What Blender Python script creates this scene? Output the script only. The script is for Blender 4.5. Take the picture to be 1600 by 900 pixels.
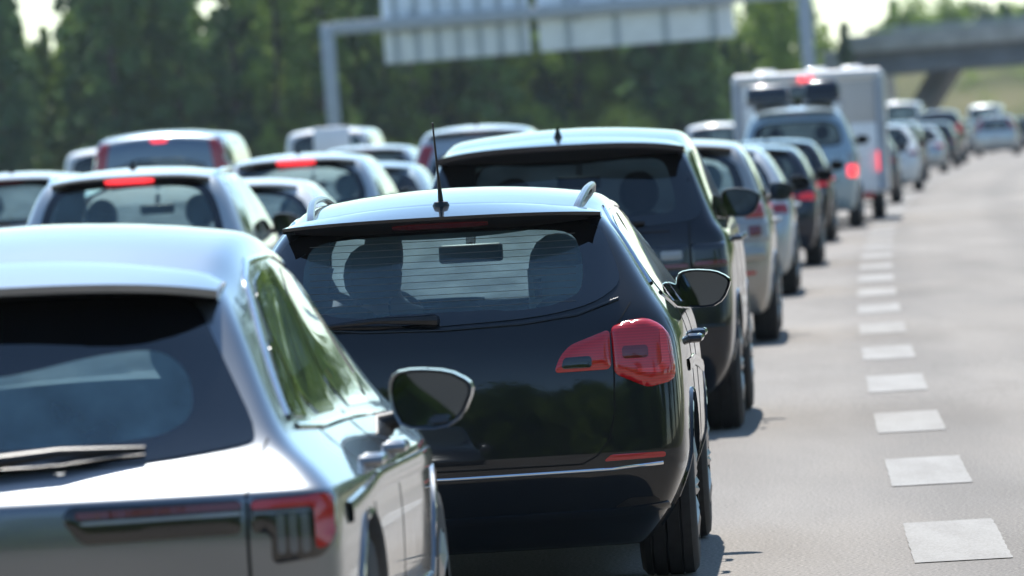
import bpy, bmesh, math, random
import numpy as np
from mathutils import Vector, Matrix
from mathutils.bvhtree import BVHTree
from mathutils.geometry import delaunay_2d_cdt

random.seed(7)
for o in list(bpy.data.objects): bpy.data.objects.remove(o)
scn = bpy.context.scene
COL = scn.collection
R = math.radians

# ------------------------------------------------------------------ camera
cam_d = bpy.data.cameras.new('camera'); cam = bpy.data.objects.new('camera', cam_d); COL.objects.link(cam)
scn.camera = cam
cam_d.sensor_width = 36; cam_d.lens = 270; cam_d.clip_end = 5000; cam_d.clip_start = 0.1
p, r = math.atan(210/12000), R(3.2)
fw = Vector((0, math.cos(p), -math.sin(p))); rt0 = Vector((1, 0, 0)); up0 = rt0.cross(fw)
up = up0*math.cos(r) + rt0*math.sin(r); rt = rt0*math.cos(r) - up0*math.sin(r)
m = Matrix((rt, up, -fw)).transposed().to_4x4(); m.translation = (0, 0, 1.64)
cam.matrix_world = m
cam_d.dof.use_dof = True; cam_d.dof.focus_distance = 28.8; cam_d.dof.aperture_fstop = 6.2

# ------------------------------------------------------------------ world and sun
SUN_EL, SUN_AZ = 58, -4
w = bpy.data.worlds.new('World'); scn.world = w; w.use_nodes = True
nt = w.node_tree; bg = nt.nodes['Background']; sky = nt.nodes.new('ShaderNodeTexSky')
sky.sky_type = 'NISHITA'; sky.sun_disc = False; sky.sun_elevation = R(SUN_EL); sky.sun_rotation = R(SUN_AZ)
sky.air_density = 1.0; sky.dust_density = 0.15; sky.ozone_density = 1.0
tint = nt.nodes.new('ShaderNodeMix'); tint.data_type = 'RGBA'; tint.blend_type = 'MULTIPLY'; tint.inputs[0].default_value = 1; tint.inputs[7].default_value = (.88, 1.0, 1.03, 1)
nt.links.new(sky.outputs[0], tint.inputs[6]); nt.links.new(tint.outputs[2], bg.inputs[0]); bg.inputs[1].default_value = 0.12
sd = bpy.data.lights.new('sun', 'SUN'); sun = bpy.data.objects.new('sun', sd); COL.objects.link(sun)
sd.energy = 4.2; sd.angle = R(0.5); sd.color = (1.0, 0.965, 0.91)
sdir = Vector((math.sin(R(SUN_AZ))*math.cos(R(SUN_EL)), math.cos(R(SUN_AZ))*math.cos(R(SUN_EL)), math.sin(R(SUN_EL))))
sun.rotation_euler = sdir.to_track_quat('Z', 'Y').to_euler()
scn.view_settings.view_transform = 'Standard'; scn.view_settings.look = 'None'
scn.view_settings.exposure = 0.85; scn.view_settings.gamma = 1
scn.render.engine = 'CYCLES'
HAZE = 0.9e-4
scn.cycles.max_bounces = 10; scn.cycles.transparent_max_bounces = 24

# ------------------------------------------------------------------ materials
def newmat(n):
    mt = bpy.data.materials.new(n); mt.use_nodes = True
    return mt, mt.node_tree, mt.node_tree.nodes['Principled BSDF']
def setp(b, **k):
    names = dict(color='Base Color', rough='Roughness', metal='Metallic', coat='Coat Weight', coatr='Coat Roughness',
                 spec='Specular IOR Level', ior='IOR', emis='Emission Color', es='Emission Strength', alpha='Alpha')
    for a, v in k.items():
        i = b.inputs[names[a]]
        i.default_value = (*v, 1) if a in ('color', 'emis') else v
def noise(nt, scale, detail=4, coord='Object', stretch=None):
    tc = nt.nodes.new('ShaderNodeTexCoord'); n = nt.nodes.new('ShaderNodeTexNoise')
    n.inputs['Scale'].default_value = scale; n.inputs['Detail'].default_value = detail
    if stretch:
        mp = nt.nodes.new('ShaderNodeMapping'); mp.inputs['Scale'].default_value = stretch
        nt.links.new(tc.outputs[coord], mp.inputs[0]); nt.links.new(mp.outputs[0], n.inputs['Vector'])
    else: nt.links.new(tc.outputs[coord], n.inputs['Vector'])
    return n
def ramp(nt, src, stops):
    c = nt.nodes.new('ShaderNodeValToRGB'); nt.links.new(src, c.inputs[0])
    e = c.color_ramp.elements
    while len(e) < len(stops): e.new(0.5)
    for q, (pos, colr) in zip(e, stops): q.position = pos; q.color = (*colr, 1)
    return c
def mixc(nt, a, b, fac):
    mx = nt.nodes.new('ShaderNodeMix'); mx.data_type = 'RGBA'
    for s, v in ((0, fac), (6, a), (7, b)):
        if hasattr(v, 'is_output') or hasattr(v, 'links'): nt.links.new(v, mx.inputs[s])
        elif s == 0: mx.inputs[0].default_value = v
        else: mx.inputs[s].default_value = (*v, 1)
    return mx.outputs[2]

def paint(n, colr, metal=0.0, rough=0.35, dirt=0.15):
    """car lacquer: outside paint under a clear coat, dark lining on the inside of the panel"""
    mt, nt, b = newmat(n)
    setp(b, metal=metal, rough=rough, coat=1.0, coatr=0.02, spec=.5 if max(colr) > .1 else .08)
    ns = noise(nt, 3.0, 5)
    rp = ramp(nt, ns.outputs[0], [(0.35, tuple(c*(1-dirt) + 0.02*dirt for c in colr)), (0.65, colr)])
    nt.links.new(rp.outputs[0], b.inputs['Base Color'])
    # fine orange peel and road dust in the lacquer
    n2 = noise(nt, 9.0, 6); r2 = ramp(nt, n2.outputs[0], [(0.3, (0.015,)*3), (0.8, (0.07,)*3)])
    nt.links.new(r2.outputs[0], b.inputs['Coat Roughness'])
    geo = nt.nodes.new('ShaderNodeNewGeometry'); ins = nt.nodes.new('ShaderNodeBsdfDiffuse')
    ins.inputs[0].default_value = (0.03, 0.03, 0.032, 1)
    mx = nt.nodes.new('ShaderNodeMixShader')
    nt.links.new(geo.outputs['Backfacing'], mx.inputs[0]); nt.links.new(b.outputs[0], mx.inputs[1]); nt.links.new(ins.outputs[0], mx.inputs[2])
    nt.links.new(mx.outputs[0], nt.nodes['Material Output'].inputs[0])
    return mt
def simple(n, colr, rough=0.5, metal=0, spec=0.5, var=0.12, scale=12, coat=0):
    mt, nt, b = newmat(n); setp(b, rough=rough, metal=metal, spec=spec, coat=coat)
    ns = noise(nt, scale, 5)
    rp = ramp(nt, ns.outputs[0], [(0.3, tuple(c*(1-var) for c in colr)), (0.7, tuple(min(1, c*(1+var)) for c in colr))])
    nt.links.new(rp.outputs[0], b.inputs['Base Color'])
    return mt
def glassmat(n, tint, ior=1.5, base=0.0):
    mt, nt, b = newmat(n); nt.nodes.remove(b)
    tr = nt.nodes.new('ShaderNodeBsdfTransparent'); tr.inputs[0].default_value = (*tint, 1)
    gl = nt.nodes.new('ShaderNodeBsdfGlossy'); gl.inputs['Roughness'].default_value = 0.015
    gl.inputs[0].default_value = (0.95, 1, 1, 1)
    fr = nt.nodes.new('ShaderNodeFresnel'); fr.inputs[0].default_value = ior
    mth = nt.nodes.new('ShaderNodeMath'); mth.operation = 'ADD'; mth.use_clamp = True; mth.inputs[1].default_value = base
    nt.links.new(fr.outputs[0], mth.inputs[0])
    mx = nt.nodes.new('ShaderNodeMixShader')
    nt.links.new(mth.outputs[0], mx.inputs[0]); nt.links.new(tr.outputs[0], mx.inputs[1]); nt.links.new(gl.outputs[0], mx.inputs[2])
    nt.links.new(mx.outputs[0], nt.nodes['Material Output'].inputs[0])
    return mt
def dust_sheen_glass(n, tint, dust, amount):
    """window glass with a film that scatters the sun: road dust, and painted reflection on paleglass"""
    mt = glassmat(n, tint, 1.5, 0.02); nt = mt.node_tree
    out = nt.nodes['Material Output']; prev = out.inputs[0].links[0].from_socket
    tl = nt.nodes.new('ShaderNodeBsdfTranslucent'); tl.inputs[0].default_value = (*dust, 1)
    df = nt.nodes.new('ShaderNodeBsdfDiffuse'); df.inputs[0].default_value = (*dust, 1)
    m1 = nt.nodes.new('ShaderNodeMixShader'); m1.inputs[0].default_value = .5
    nt.links.new(tl.outputs[0], m1.inputs[1]); nt.links.new(df.outputs[0], m1.inputs[2])
    ns = noise(nt, 5, 6, stretch=(1, 1, .5)); mr = nt.nodes.new('ShaderNodeMapRange'); mr.inputs[1].default_value = .3; mr.inputs[2].default_value = .7
    mr.inputs[3].default_value = amount*.6; mr.inputs[4].default_value = amount*1.4
    nt.links.new(ns.outputs[0], mr.inputs[0])
    m2 = nt.nodes.new('ShaderNodeMixShader'); nt.links.new(mr.outputs[0], m2.inputs[0])
    nt.links.new(prev, m2.inputs[1]); nt.links.new(m1.outputs[0], m2.inputs[2]); nt.links.new(m2.outputs[0], out.inputs[0])
    return mt
def lamp_mat(n, colr, es=0.0, emis=(1, .03, .03)):
    """moulded lamp lens: ribbed coloured plastic under a clear cover"""
    mt, nt, b = newmat(n); setp(b, rough=0.18, coat=1.0, coatr=0.02)
    tc = nt.nodes.new('ShaderNodeTexCoord'); wv = nt.nodes.new('ShaderNodeTexWave')
    wv.inputs['Scale'].default_value = 30; wv.bands_direction = 'Z'; wv.inputs['Distortion'].default_value = 0.6
    nt.links.new(tc.outputs['Object'], wv.inputs['Vector'])
    rp = ramp(nt, wv.outputs[0], [(0.2, tuple(c*0.8 for c in colr)), (0.8, colr)])
    nt.links.new(rp.outputs[0], b.inputs['Base Color'])
    bp = nt.nodes.new('ShaderNodeBump'); bp.inputs['Strength'].default_value = 0.12; bp.inputs['Distance'].default_value = 0.002
    nt.links.new(wv.outputs[0], bp.inputs['Height']); nt.links.new(bp.outputs[0], b.inputs['Normal'])
    if es: setp(b, emis=emis, es=es)
    return mt

M = {}
M['black'] = paint('black_lacquer', (0.006, 0.008, 0.011), 0.0, 0.3)
M['suvblack'] = paint('dark_blue_black_lacquer', (0.008, 0.010, 0.016), 0.0, 0.3)
M['silver'] = paint('silver_grey_lacquer', (0.21, 0.225, 0.24), 0.85, 0.30, 0.06)
M['champagne'] = paint('champagne_lacquer', (0.36, 0.345, 0.32), 0.75, 0.34, 0.08)
M['white'] = paint('white_lacquer', (0.66, 0.68, 0.69), 0.0, 0.35, 0.06)
M['pearl'] = paint('pearl_grey_lacquer', (0.42, 0.46, 0.48), 0.6, 0.34, 0.06)
M['bluegrey'] = paint('blue_grey_lacquer', (0.15, 0.20, 0.25), 0.6, 0.34, 0.06)
M['paleblue'] = paint('pale_blue_lacquer', (0.33, 0.43, 0.48), 0.4, 0.34, 0.06)
M['navy'] = paint('navy_lacquer', (0.016, 0.022, 0.036), 0.1, 0.3)
M['gunmetal'] = paint('gunmetal_lacquer', (0.07, 0.075, 0.085), 0.7, 0.32)
M['plastic'] = simple('black_moulded_plastic', (0.012, 0.012, 0.013), 0.42, var=0.3, scale=40)
M['rubber'] = simple('tyre_rubber', (0.018, 0.018, 0.019), 0.8, var=0.3, scale=25)
M['rim'] = simple('alloy', (0.38, 0.38, 0.39), 0.3, 0.9)
M['railgrey'] = simple('satin_rail', (0.16, 0.17, 0.18), 0.25, 0.9)
M['chrome'] = simple('chrome', (0.75, 0.76, 0.78), 0.08, 1.0, var=0.03)
M['frit'] = simple('black_glass_border', (0.004, 0.005, 0.006), 0.04, coat=1)
M['seam'] = simple('panel_gap', (0.002, 0.002, 0.002), 0.9)
M['glass'] = dust_sheen_glass('window_glass', (0.76, 0.90, 0.91), (.42, .66, .76), .20)
M['screen'] = dust_sheen_glass('windscreen_glass', (0.70, 0.80, 0.80), (.62, .80, .84), .22)
M['privacy'] = dust_sheen_glass('tinted_window_glass', (0.24, 0.30, 0.32), (.4, .5, .56), .03)
M['darkglass'] = dust_sheen_glass('very_dark_window_glass', (0.05, 0.07, 0.085), (.3, .42, .5), .03)
M['paleglass'] = dust_sheen_glass('pale_reflection_glass', (0.72, 0.86, 0.88), (.45, .68, .78), .42)  # heavy pale film paints the reflection in the silver car's rear window
M['mirror'] = simple('mirror_glass', (0.10, 0.12, 0.14), 0.03, 1.0, var=0.02)
M['red'] = lamp_mat('red_lens', (0.5, 0.006, 0.01))
M['brightred'] = lamp_mat('bright_red_lens', (0.75, 0.03, 0.03))
M['paleredlens'] = lamp_mat('faded_red_lens', (0.34, 0.02, 0.025))
M['darkred'] = lamp_mat('dark_red_lens', (0.14, 0.006, 0.010))
M['redon'] = lamp_mat('lit_red_lens', (0.6, 0.01, 0.01), 1.2, (1, .045, .06))
M['redglow'] = lamp_mat('lit_dim_red_lens', (0.5, 0.008, 0.01), 0.12, (1, .02, .03))
M['smoke'] = lamp_mat('smoked_lens', (0.006, 0.006, 0.007))
M['dimclear'] = lamp_mat('grey_clear_lens', (0.12, 0.13, 0.135))  # clear lens in a darker grey
M['clear'] = lamp_mat('clear_lens', (0.32, 0.34, 0.35))
M['heatwire'] = simple('heating_wire', (0.12, 0.11, 0.10), 0.6)
M['seatcloth'] = simple('seat_cloth', (0.025, 0.028, 0.032), 0.9, var=0.3, scale=60)
M['plate'] = simple('number_plate_sheet', (0.45, 0.45, 0.44), 0.4)
M['skin'] = simple('skin', (0.45, 0.27, 0.2), 0.5, var=0.06)
M['hair'] = simple('dark_hair', (0.015, 0.011, 0.009), 0.6, var=0.4, scale=80)
M['shirt'] = simple('dark_shirt', (0.03, 0.035, 0.05), 0.9, var=0.2, scale=30)
M['card'] = simple('pale_card', (0.82, 0.85, 0.86), 0.6, var=0.05)
M['steel'] = simple('galvanised_steel', (0.33, 0.37, 0.43), 0.5, 0.3, var=0.12, scale=3)
M['signback'] = simple('sign_back_sheet', (0.74, 0.79, 0.86), 0.5, 0.2, var=0.06, scale=1.5)
M['rib'] = simple('sign_rib', (0.34, 0.39, 0.43), 0.5, .3)
M['concrete'] = simple('weathered_concrete', (0.42, 0.41, 0.38), 0.85, var=0.25, scale=0.8)
M['darkconcrete'] = simple('bridge_girder_paint', (0.17, 0.18, 0.19), 0.8, var=0.2, scale=0.6)
M['caravan'] = simple('caravan_panel', (0.84, 0.85, 0.86), 0.35, var=0.06, scale=2, coat=.4)
M['caravanband'] = simple('caravan_upper_band', (0.50, 0.48, 0.46), 0.45, var=0.06, scale=2)

# asphalt: pale worn aggregate
mt, nt, b = newmat('asphalt'); M['asphalt'] = mt; setp(b, rough=0.82, spec=0.35)
n1 = noise(nt, 70, 6); n2 = noise(nt, 0.35, 4, stretch=(1, .25, 1)); n3 = noise(nt, 230, 2)
r1 = ramp(nt, n1.outputs[0], [(0.30, (0.112, 0.100, 0.087)), (0.50, (0.208, 0.191, 0.170)), (0.72, (0.36, 0.333, 0.298))])
r2 = ramp(nt, n2.outputs[0], [(0.3, (0.80, 0.79, 0.78)), (0.7, (1.12, 1.11, 1.1))])
mm = nt.nodes.new('ShaderNodeMix'); mm.data_type = 'RGBA'; mm.blend_type = 'MULTIPLY'; mm.inputs[0].default_value = 1
atn = nt.nodes.new('ShaderNodeAttribute'); atn.attribute_name = 'across'
mA = nt.nodes.new('ShaderNodeMath'); mA.operation = 'MULTIPLY_ADD'; mA.inputs[1].default_value = 2*math.pi/1.83; mA.inputs[2].default_value = 1.2
nt.links.new(atn.outputs['Fac'], mA.inputs[0]); mS = nt.nodes.new('ShaderNodeMath'); mS.operation = 'SINE'; nt.links.new(mA.outputs[0], mS.inputs[0])
rT = ramp(nt, mS.outputs[0], [(0.0, (1.06, 1.05, 1.04)), (1.0, (0.90, 0.895, 0.89))])
mT = nt.nodes.new('ShaderNodeMix'); mT.data_type = 'RGBA'; mT.blend_type = 'MULTIPLY'; mT.inputs[0].default_value = 1
nP = noise(nt, 1.6, 6, stretch=(1, .12, 1)); rP = ramp(nt, nP.outputs[0], [(.36, (.90, .89, .88)), (.5, (1, 1, 1)), (.66, (1.07, 1.06, 1.05))])
mP = nt.nodes.new('ShaderNodeMix'); mP.data_type = 'RGBA'; mP.blend_type = 'MULTIPLY'; mP.inputs[0].default_value = 1
nt.links.new(r1.outputs[0], mT.inputs[6]); nt.links.new(rT.outputs[0], mT.inputs[7]); nt.links.new(mT.outputs[2], mP.inputs[6]); nt.links.new(rP.outputs[0], mP.inputs[7])
nt.links.new(mP.outputs[2], mm.inputs[6]); nt.links.new(r2.outputs[0], mm.inputs[7]); nt.links.new(mm.outputs[2], b.inputs['Base Color'])
bp = nt.nodes.new('ShaderNodeBump'); bp.inputs['Strength'].default_value = 0.55; bp.inputs['Distance'].default_value = 0.008
nt.links.new(n3.outputs[0], bp.inputs['Height']); nt.links.new(bp.outputs[0], b.inputs['Normal'])
# road paint, worn down to the stones in places
mt, nt, b = newmat('road_paint'); M['roadpaint'] = mt; setp(b, rough=0.75)
n1 = noise(nt, 90, 5, stretch=(1, .5, 1)); n2 = noise(nt, 5, 6, stretch=(1, .10, 1)); n3 = noise(nt, 230, 2)
ad = nt.nodes.new('ShaderNodeMath'); ad.operation = 'MULTIPLY_ADD'; ad.inputs[1].default_value = .8; nt.links.new(n2.outputs[0], ad.inputs[0]); nt.links.new(n1.outputs[0], ad.inputs[2])
rp = ramp(nt, ad.outputs[0], [(0.68, (0.185, 0.168, 0.148)), (0.84, (0.222, 0.208, 0.186)), (1.02, (0.262, 0.248, 0.226))])
nt.links.new(rp.outputs[0], b.inputs['Base Color'])
bp = nt.nodes.new('ShaderNodeBump'); bp.inputs['Strength'].default_value = 0.4; bp.inputs['Distance'].default_value = 0.005
nt.links.new(n3.outputs[0], bp.inputs['Height']); nt.links.new(bp.outputs[0], b.inputs['Normal'])
# grass
mt, nt, b = newmat('grass_ground'); M['grass'] = mt; setp(b, rough=0.95, spec=0.1)
n1 = noise(nt, 0.12, 8); rp = ramp(nt, n1.outputs[0], [(0.3, (0.06, 0.068, 0.03)), (0.5, (0.10, 0.10, 0.045)), (0.7, (0.15, 0.135, 0.07))])
nt.links.new(rp.outputs[0], b.inputs['Base Color'])
def leafmat(n, dark, light, scale=0.35):
    mt, nt, b = newmat(n); setp(b, rough=0.7, spec=0.15)
    oi = nt.nodes.new('ShaderNodeObjectInfo')
    n1 = noise(nt, scale, 3)
    ad = nt.nodes.new('ShaderNodeMath'); ad.operation = 'MULTIPLY_ADD'; ad.inputs[1].default_value = 0.45
    nt.links.new(oi.outputs['Random'], ad.inputs[0]); nt.links.new(n1.outputs[0], ad.inputs[2])
    rp = ramp(nt, ad.outputs[0], [(0.35, dark), (0.95, light)])
    nt.links.new(rp.outputs[0], b.inputs['Base Color'])
    tl = nt.nodes.new('ShaderNodeBsdfTranslucent'); nt.links.new(rp.outputs[0], tl.inputs[0])
    mx = nt.nodes.new('ShaderNodeMixShader'); mx.inputs[0].default_value = 0.42
    nt.links.new(b.outputs[0], mx.inputs[1]); nt.links.new(tl.outputs[0], mx.inputs[2])
    nt.links.new(mx.outputs[0], nt.nodes['Material Output'].inputs[0])
    return mt
M['needles'] = leafmat('spruce_needles', (0.045, 0.105, 0.066), (0.20, 0.32, 0.11))
M['leaves'] = leafmat('broad_leaves', (0.06, 0.125, 0.042), (0.34, 0.46, 0.10))
M['bark'] = simple('bark', (0.07, 0.055, 0.045), 0.9, var=0.35, scale=4)

# ------------------------------------------------------------------ helpers
def gz(y):
    return float(np.interp(y, [0, 45, 60, 75, 100, 140, 180, 330, 3000], [0, 0, .04, .08, .14, .22, .30, .36, .36]))
def xd(y):                                  # the painted line on the right: the road's course
    yy = max(y, -60)
    return 1.65 + .030*(yy-29) + .00011*(yy*yy-841)
def head(y): return math.atan(.030 + .00022*max(y, -60))
def tag(o, label=None, cat=None, group=None, kind=None):
    if label: o['label'] = label
    if cat: o['category'] = cat
    if group: o['group'] = group
    if kind: o['kind'] = kind
    return o
def empty(name, loc, rz=0, rx=0):
    o = bpy.data.objects.new(name, None); COL.objects.link(o); o.location = loc; o.rotation_euler = (rx, 0, rz)
    o.empty_display_size = 0.2
    return o
class MB:
    def __init__(s): s.v = []; s.f = []; s.m = []
    def add(s, vs, fs, mi=0):
        k = len(s.v); s.v += [tuple(v) for v in vs]; s.f += [tuple(k+i for i in f) for f in fs]; s.m += [mi]*len(fs); return s
    def box(s, c, d, mi=0, rz=0, taper=1.0, rx=0):
        x, y, z = c; a, b_, h = d[0]/2, d[1]/2, d[2]/2
        mt = Matrix.Translation(c) @ Matrix.Rotation(rz, 4, 'Z') @ Matrix.Rotation(rx, 4, 'X')
        vs = [mt @ Vector((sx*a*(taper if sz > 0 else 1), sy*b_*(taper if sz > 0 else 1), sz*h)) for sz in (-1, 1) for sx, sy in ((-1, -1), (1, -1), (1, 1), (-1, 1))]
        return s.add(vs, [(3, 2, 1, 0), (4, 5, 6, 7), (0, 1, 5, 4), (1, 2, 6, 5), (2, 3, 7, 6), (3, 0, 4, 7)], mi)
    def tube(s, pts, rad, n=10, mi=0, sx=1.0):
        pts = [Vector(q) for q in pts]; rings = []
        if not hasattr(rad, '__len__'): rad = [rad]*len(pts)
        for i, q in enumerate(pts):
            t = (pts[min(i+1, len(pts)-1)] - pts[max(i-1, 0)]).normalized()
            a = t.cross(Vector((0, 0, 1))); a = Vector((1, 0, 0)) if a.length < 1e-3 else a.normalized()
            c = a.cross(t)
            rings.append([q + (a*math.cos(2*math.pi*k/n)*sx + c*math.sin(2*math.pi*k/n))*rad[i] for k in range(n)])
        vs = [v for rg in rings for v in rg]; fs = []
        for i in range(len(pts)-1):
            for k in range(n): fs.append((i*n+k, i*n+(k+1) % n, (i+1)*n+(k+1) % n, (i+1)*n+k))
        fs.append(tuple(range(n))[::-1]); fs.append(tuple((len(pts)-1)*n+k for k in range(n)))
        return s.add(vs, fs, mi)
    def build(s, name, mats, parent=None, smooth=None, bevel=0, sub=0):
        me = bpy.data.meshes.new(name); me.from_pydata(s.v, [], s.f); me.update()
        for pl, mi in zip(me.polygons, s.m): pl.material_index = mi
        bm = bmesh.new(); bm.from_mesh(me)
        bmesh.ops.recalc_face_normals(bm, faces=bm.faces)
        if bevel: bmesh.ops.bevel(bm, geom=[e for e in bm.edges if e.calc_face_angle(0) > 0.5], offset=bevel, segments=3, affect='EDGES', profile=0.5, clamp_overlap=True)
        finish_bm(bm, me, smooth if smooth is not None else 35)
        for mt in (mats if isinstance(mats, (list, tuple)) else [mats]): me.materials.append(mt)
        o = bpy.data.objects.new(name, me); COL.objects.link(o)
        if parent: o.parent = parent
        if sub:
            md = o.modifiers.new('sub', 'SUBSURF'); md.levels = sub; md.render_levels = sub
        return o
def finish_bm(bm, me, ang):
    for f in bm.faces: f.smooth = ang > 0
    for e in bm.edges:
        if len(e.link_faces) == 2: e.smooth = e.calc_face_angle(0) < R(ang)
    bm.to_mesh(me); bm.free()
def link(name, me, parent=None):
    o = bpy.data.objects.new(name, me); COL.objects.link(o)
    if parent: o.parent = parent
    return o
def chaikin(pts, n=2, mx=9):
    for _ in range(n):
        q = []
        for i in range(len(pts)):
            a, b_ = pts[i], pts[(i+1) % len(pts)]; L = math.hypot(a[0]-b_[0], a[1]-b_[1]) or 1; t = min(.22, mx/L)
            q += [(a[0]*(1-t)+b_[0]*t, a[1]*(1-t)+b_[1]*t), (a[0]*t+b_[0]*(1-t), a[1]*t+b_[1]*(1-t))]
        pts = q; mx *= .45
    return pts
def resample(pts, d, closed=True):
    out = []; n = len(pts)
    for i in range(n if closed else n-1):
        a, b_ = pts[i], pts[(i+1) % n]; L = math.hypot(a[0]-b_[0], a[1]-b_[1]); k = max(1, int(round(L/d)))
        if L < .004 and out and math.hypot(out[-1][0]-a[0], out[-1][1]-a[1]) < .004: continue
        for j in range(k): out.append((a[0]+(b_[0]-a[0])*j/k, a[1]+(b_[1]-a[1])*j/k))
    if not closed: out.append(pts[-1])
    return out
def inside(pt, poly):
    x, y = pt; c = False; j = len(poly)-1
    for i in range(len(poly)):
        xi, yi = poly[i]; xj, yj = poly[j]
        if (yi > y) != (yj > y) and x < (xj-xi)*(y-yi)/(yj-yi)+xi: c = not c
        j = i
    return c
def edist(pt, poly):
    P = np.array(poly); Q = np.roll(P, -1, 0); d = Q-P; t = np.clip(((pt-P)*d).sum(1)/np.maximum((d*d).sum(1), 1e-12), 0, 1)
    return float(np.sqrt((((P+d*t[:, None])-pt)**2).sum(1)).min())
def frame(th):
    return Vector((-math.sin(th), math.cos(th), 0)), Vector((math.cos(th), math.sin(th), 0))
def cast(bvh, u, z, th, cy=0.0):
    d, U = frame(th)
    o = U*u + Vector((0, 0, z)) - d*12 + Vector((0, cy, 0))
    h, nrm, i, dist = bvh.ray_cast(o, d)
    return (h, nrm) if h else (None, None)
def panel(name, bvh, outline, th, parent, mats, off=0.004, grid=0.04, rounds=2, inner=None, iround=2, bulge=0.0, br=0.03, skirt=0.012, mirror=False, cy=0.0, hole=None, mx=9):
    """a pane, lens or trim plate laid on the body surface: its outline is cast along th, then given thickness"""
    ol = resample(chaikin(outline, rounds, mx), min(grid, .03) if mx < 1 else grid) if rounds else resample(outline, grid)
    pts = list(ol); edges = [(i, (i+1) % len(ol)) for i in range(len(ol))]
    il = None
    if inner:
        il = resample(chaikin(inner, iround), grid); k = len(pts); pts += il
        edges += [(k+i, k+(i+1) % len(il)) for i in range(len(il))]
    xs = [q[0] for q in ol]; zs = [q[1] for q in ol]
    x = min(xs)+grid/2
    while x < max(xs):
        z = min(zs)+grid/2
        while z < max(zs):
            if inside((x, z), ol) and edist((x, z), ol) > grid*0.4 and (il is None or edist((x, z), il) > grid*0.4): pts.append((x, z))
            z += grid
        x += grid
    V, Ed, F, ov, oe, of = delaunay_2d_cdt([Vector(q) for q in pts], edges, [], 1, 1e-6)
    F = [f for f in F if inside((sum(V[i][0] for i in f)/3, sum(V[i][1] for i in f)/3), ol)]
    if hole: F = [f for f in F if not inside((sum(V[i][0] for i in f)/3, sum(V[i][1] for i in f)/3), hole)]
    d, U = frame(th); P = []; N = []; last = None
    hits = [cast(bvh, v[0], v[1], th, cy) for v in V]
    good = [h[0] for h in hits if h[0]]
    if not good: return None
    md = sorted((g.dot(d) for g in good))[len(good)//2]
    for v, (h, nrm) in zip(V, hits):
        if h is None:
            q = U*v[0]+Vector((0, 0, v[1]))+Vector((0, cy, 0)); q = q + d*(md - q.dot(d)); h, nrm, _, _ = bvh.find_nearest(q)
        if nrm.dot(d) > 0: nrm = -nrm
        o_ = off
        if bulge:
            e = edist((v[0], v[1]), ol); t = min(1, e/br); o_ = off + bulge*math.sqrt(max(0, 1-(1-t)**2))
        P.append(h + nrm*o_); N.append(nrm)
    mb = MB(); n = len(P)
    cnt = {}
    for f in F:
        for a, b_ in ((f[0], f[1]), (f[1], f[2]), (f[2], f[0])): cnt[frozenset((a, b_))] = cnt.get(frozenset((a, b_)), 0)+1
    vs = [Vector(q) for q in P]; fs = []; ms = []
    for f in F:
        c = (sum(V[i][0] for i in f)/3, sum(V[i][1] for i in f)/3)
        fs.append(tuple(f)); ms.append(1 if (il is not None and inside(c, il)) else 0)
    low = {}
    for e, k in cnt.items():
        if k == 1:
            a, b_ = tuple(e)
            for q in (a, b_):
                if q not in low: low[q] = len(vs); vs.append(P[q]-N[q]*(skirt+off))
            fs.append((a, b_, low[b_], low[a])); ms.append(0)
    objs = []
    for mir in ((1, -1) if mirror else (1,)):
        me = bpy.data.meshes.new(name); me.from_pydata([(q.x*mir, q.y, q.z) for q in vs], [], fs)
        for pl, mi in zip(me.polygons, ms): pl.material_index = mi
        bm = bmesh.new(); bm.from_mesh(me); bmesh.ops.recalc_face_normals(bm, faces=bm.faces)
        tot = sum((f.normal.dot(Vector((d.x*mir, d.y, 0)))*f.calc_area() for f in bm.faces if len(f.verts) == 3), 0)
        if tot > 0: bmesh.ops.reverse_faces(bm, faces=bm.faces)
        finish_bm(bm, me, 50)
        for mt in mats: me.materials.append(mt)
        objs.append(link(name, me, parent))
    return objs
def strip(name, bvh, pts, th, parent, mat, width=0.006, h=0.0015, mirror=False, closed=False, d=0.03, cy=0.0, flat=False):
    """narrow moulding or gap along a line on the body"""
    q = resample(pts, d, closed); vs = []; fs = []
    n = len(q); dd, U = frame(th); rows = []
    for i in range(n):
        a = q[(i-1) % n] if closed else q[max(i-1, 0)]; b_ = q[(i+1) % n] if closed else q[min(i+1, n-1)]
        tx, tz = b_[0]-a[0], b_[1]-a[1]; L = math.hypot(tx, tz) or 1; nx, nz = -tz/L, tx/L
        row = []
        for s, hh in ((-.5, -.004), (-.42, h), (0, h*1.35), (.42, h), (.5, -.004)):
            hit, nrm = cast(bvh, q[i][0]+nx*width*s, q[i][1]+nz*width*s, th, cy)
            if hit is None: row = None; break
            if nrm.dot(dd) > 0: nrm = -nrm
            row.append(hit+nrm*(h if flat else hh))
        if row: rows.append(row)
    if len(rows) < 2: return None
    for row in rows: vs += row
    m_ = len(rows)
    for i in range(m_ if closed else m_-1):
        for k in range(4): fs.append((i*5+k, i*5+k+1, ((i+1) % m_)*5+k+1, ((i+1) % m_)*5+k))
    out = []
    for mir in ((1, -1) if mirror else (1,)):
        mb = MB(); mb.add([(v.x*mir, v.y, v.z) for v in vs], fs); out.append(mb.build(name, mat, parent, smooth=60))
    return out

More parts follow.
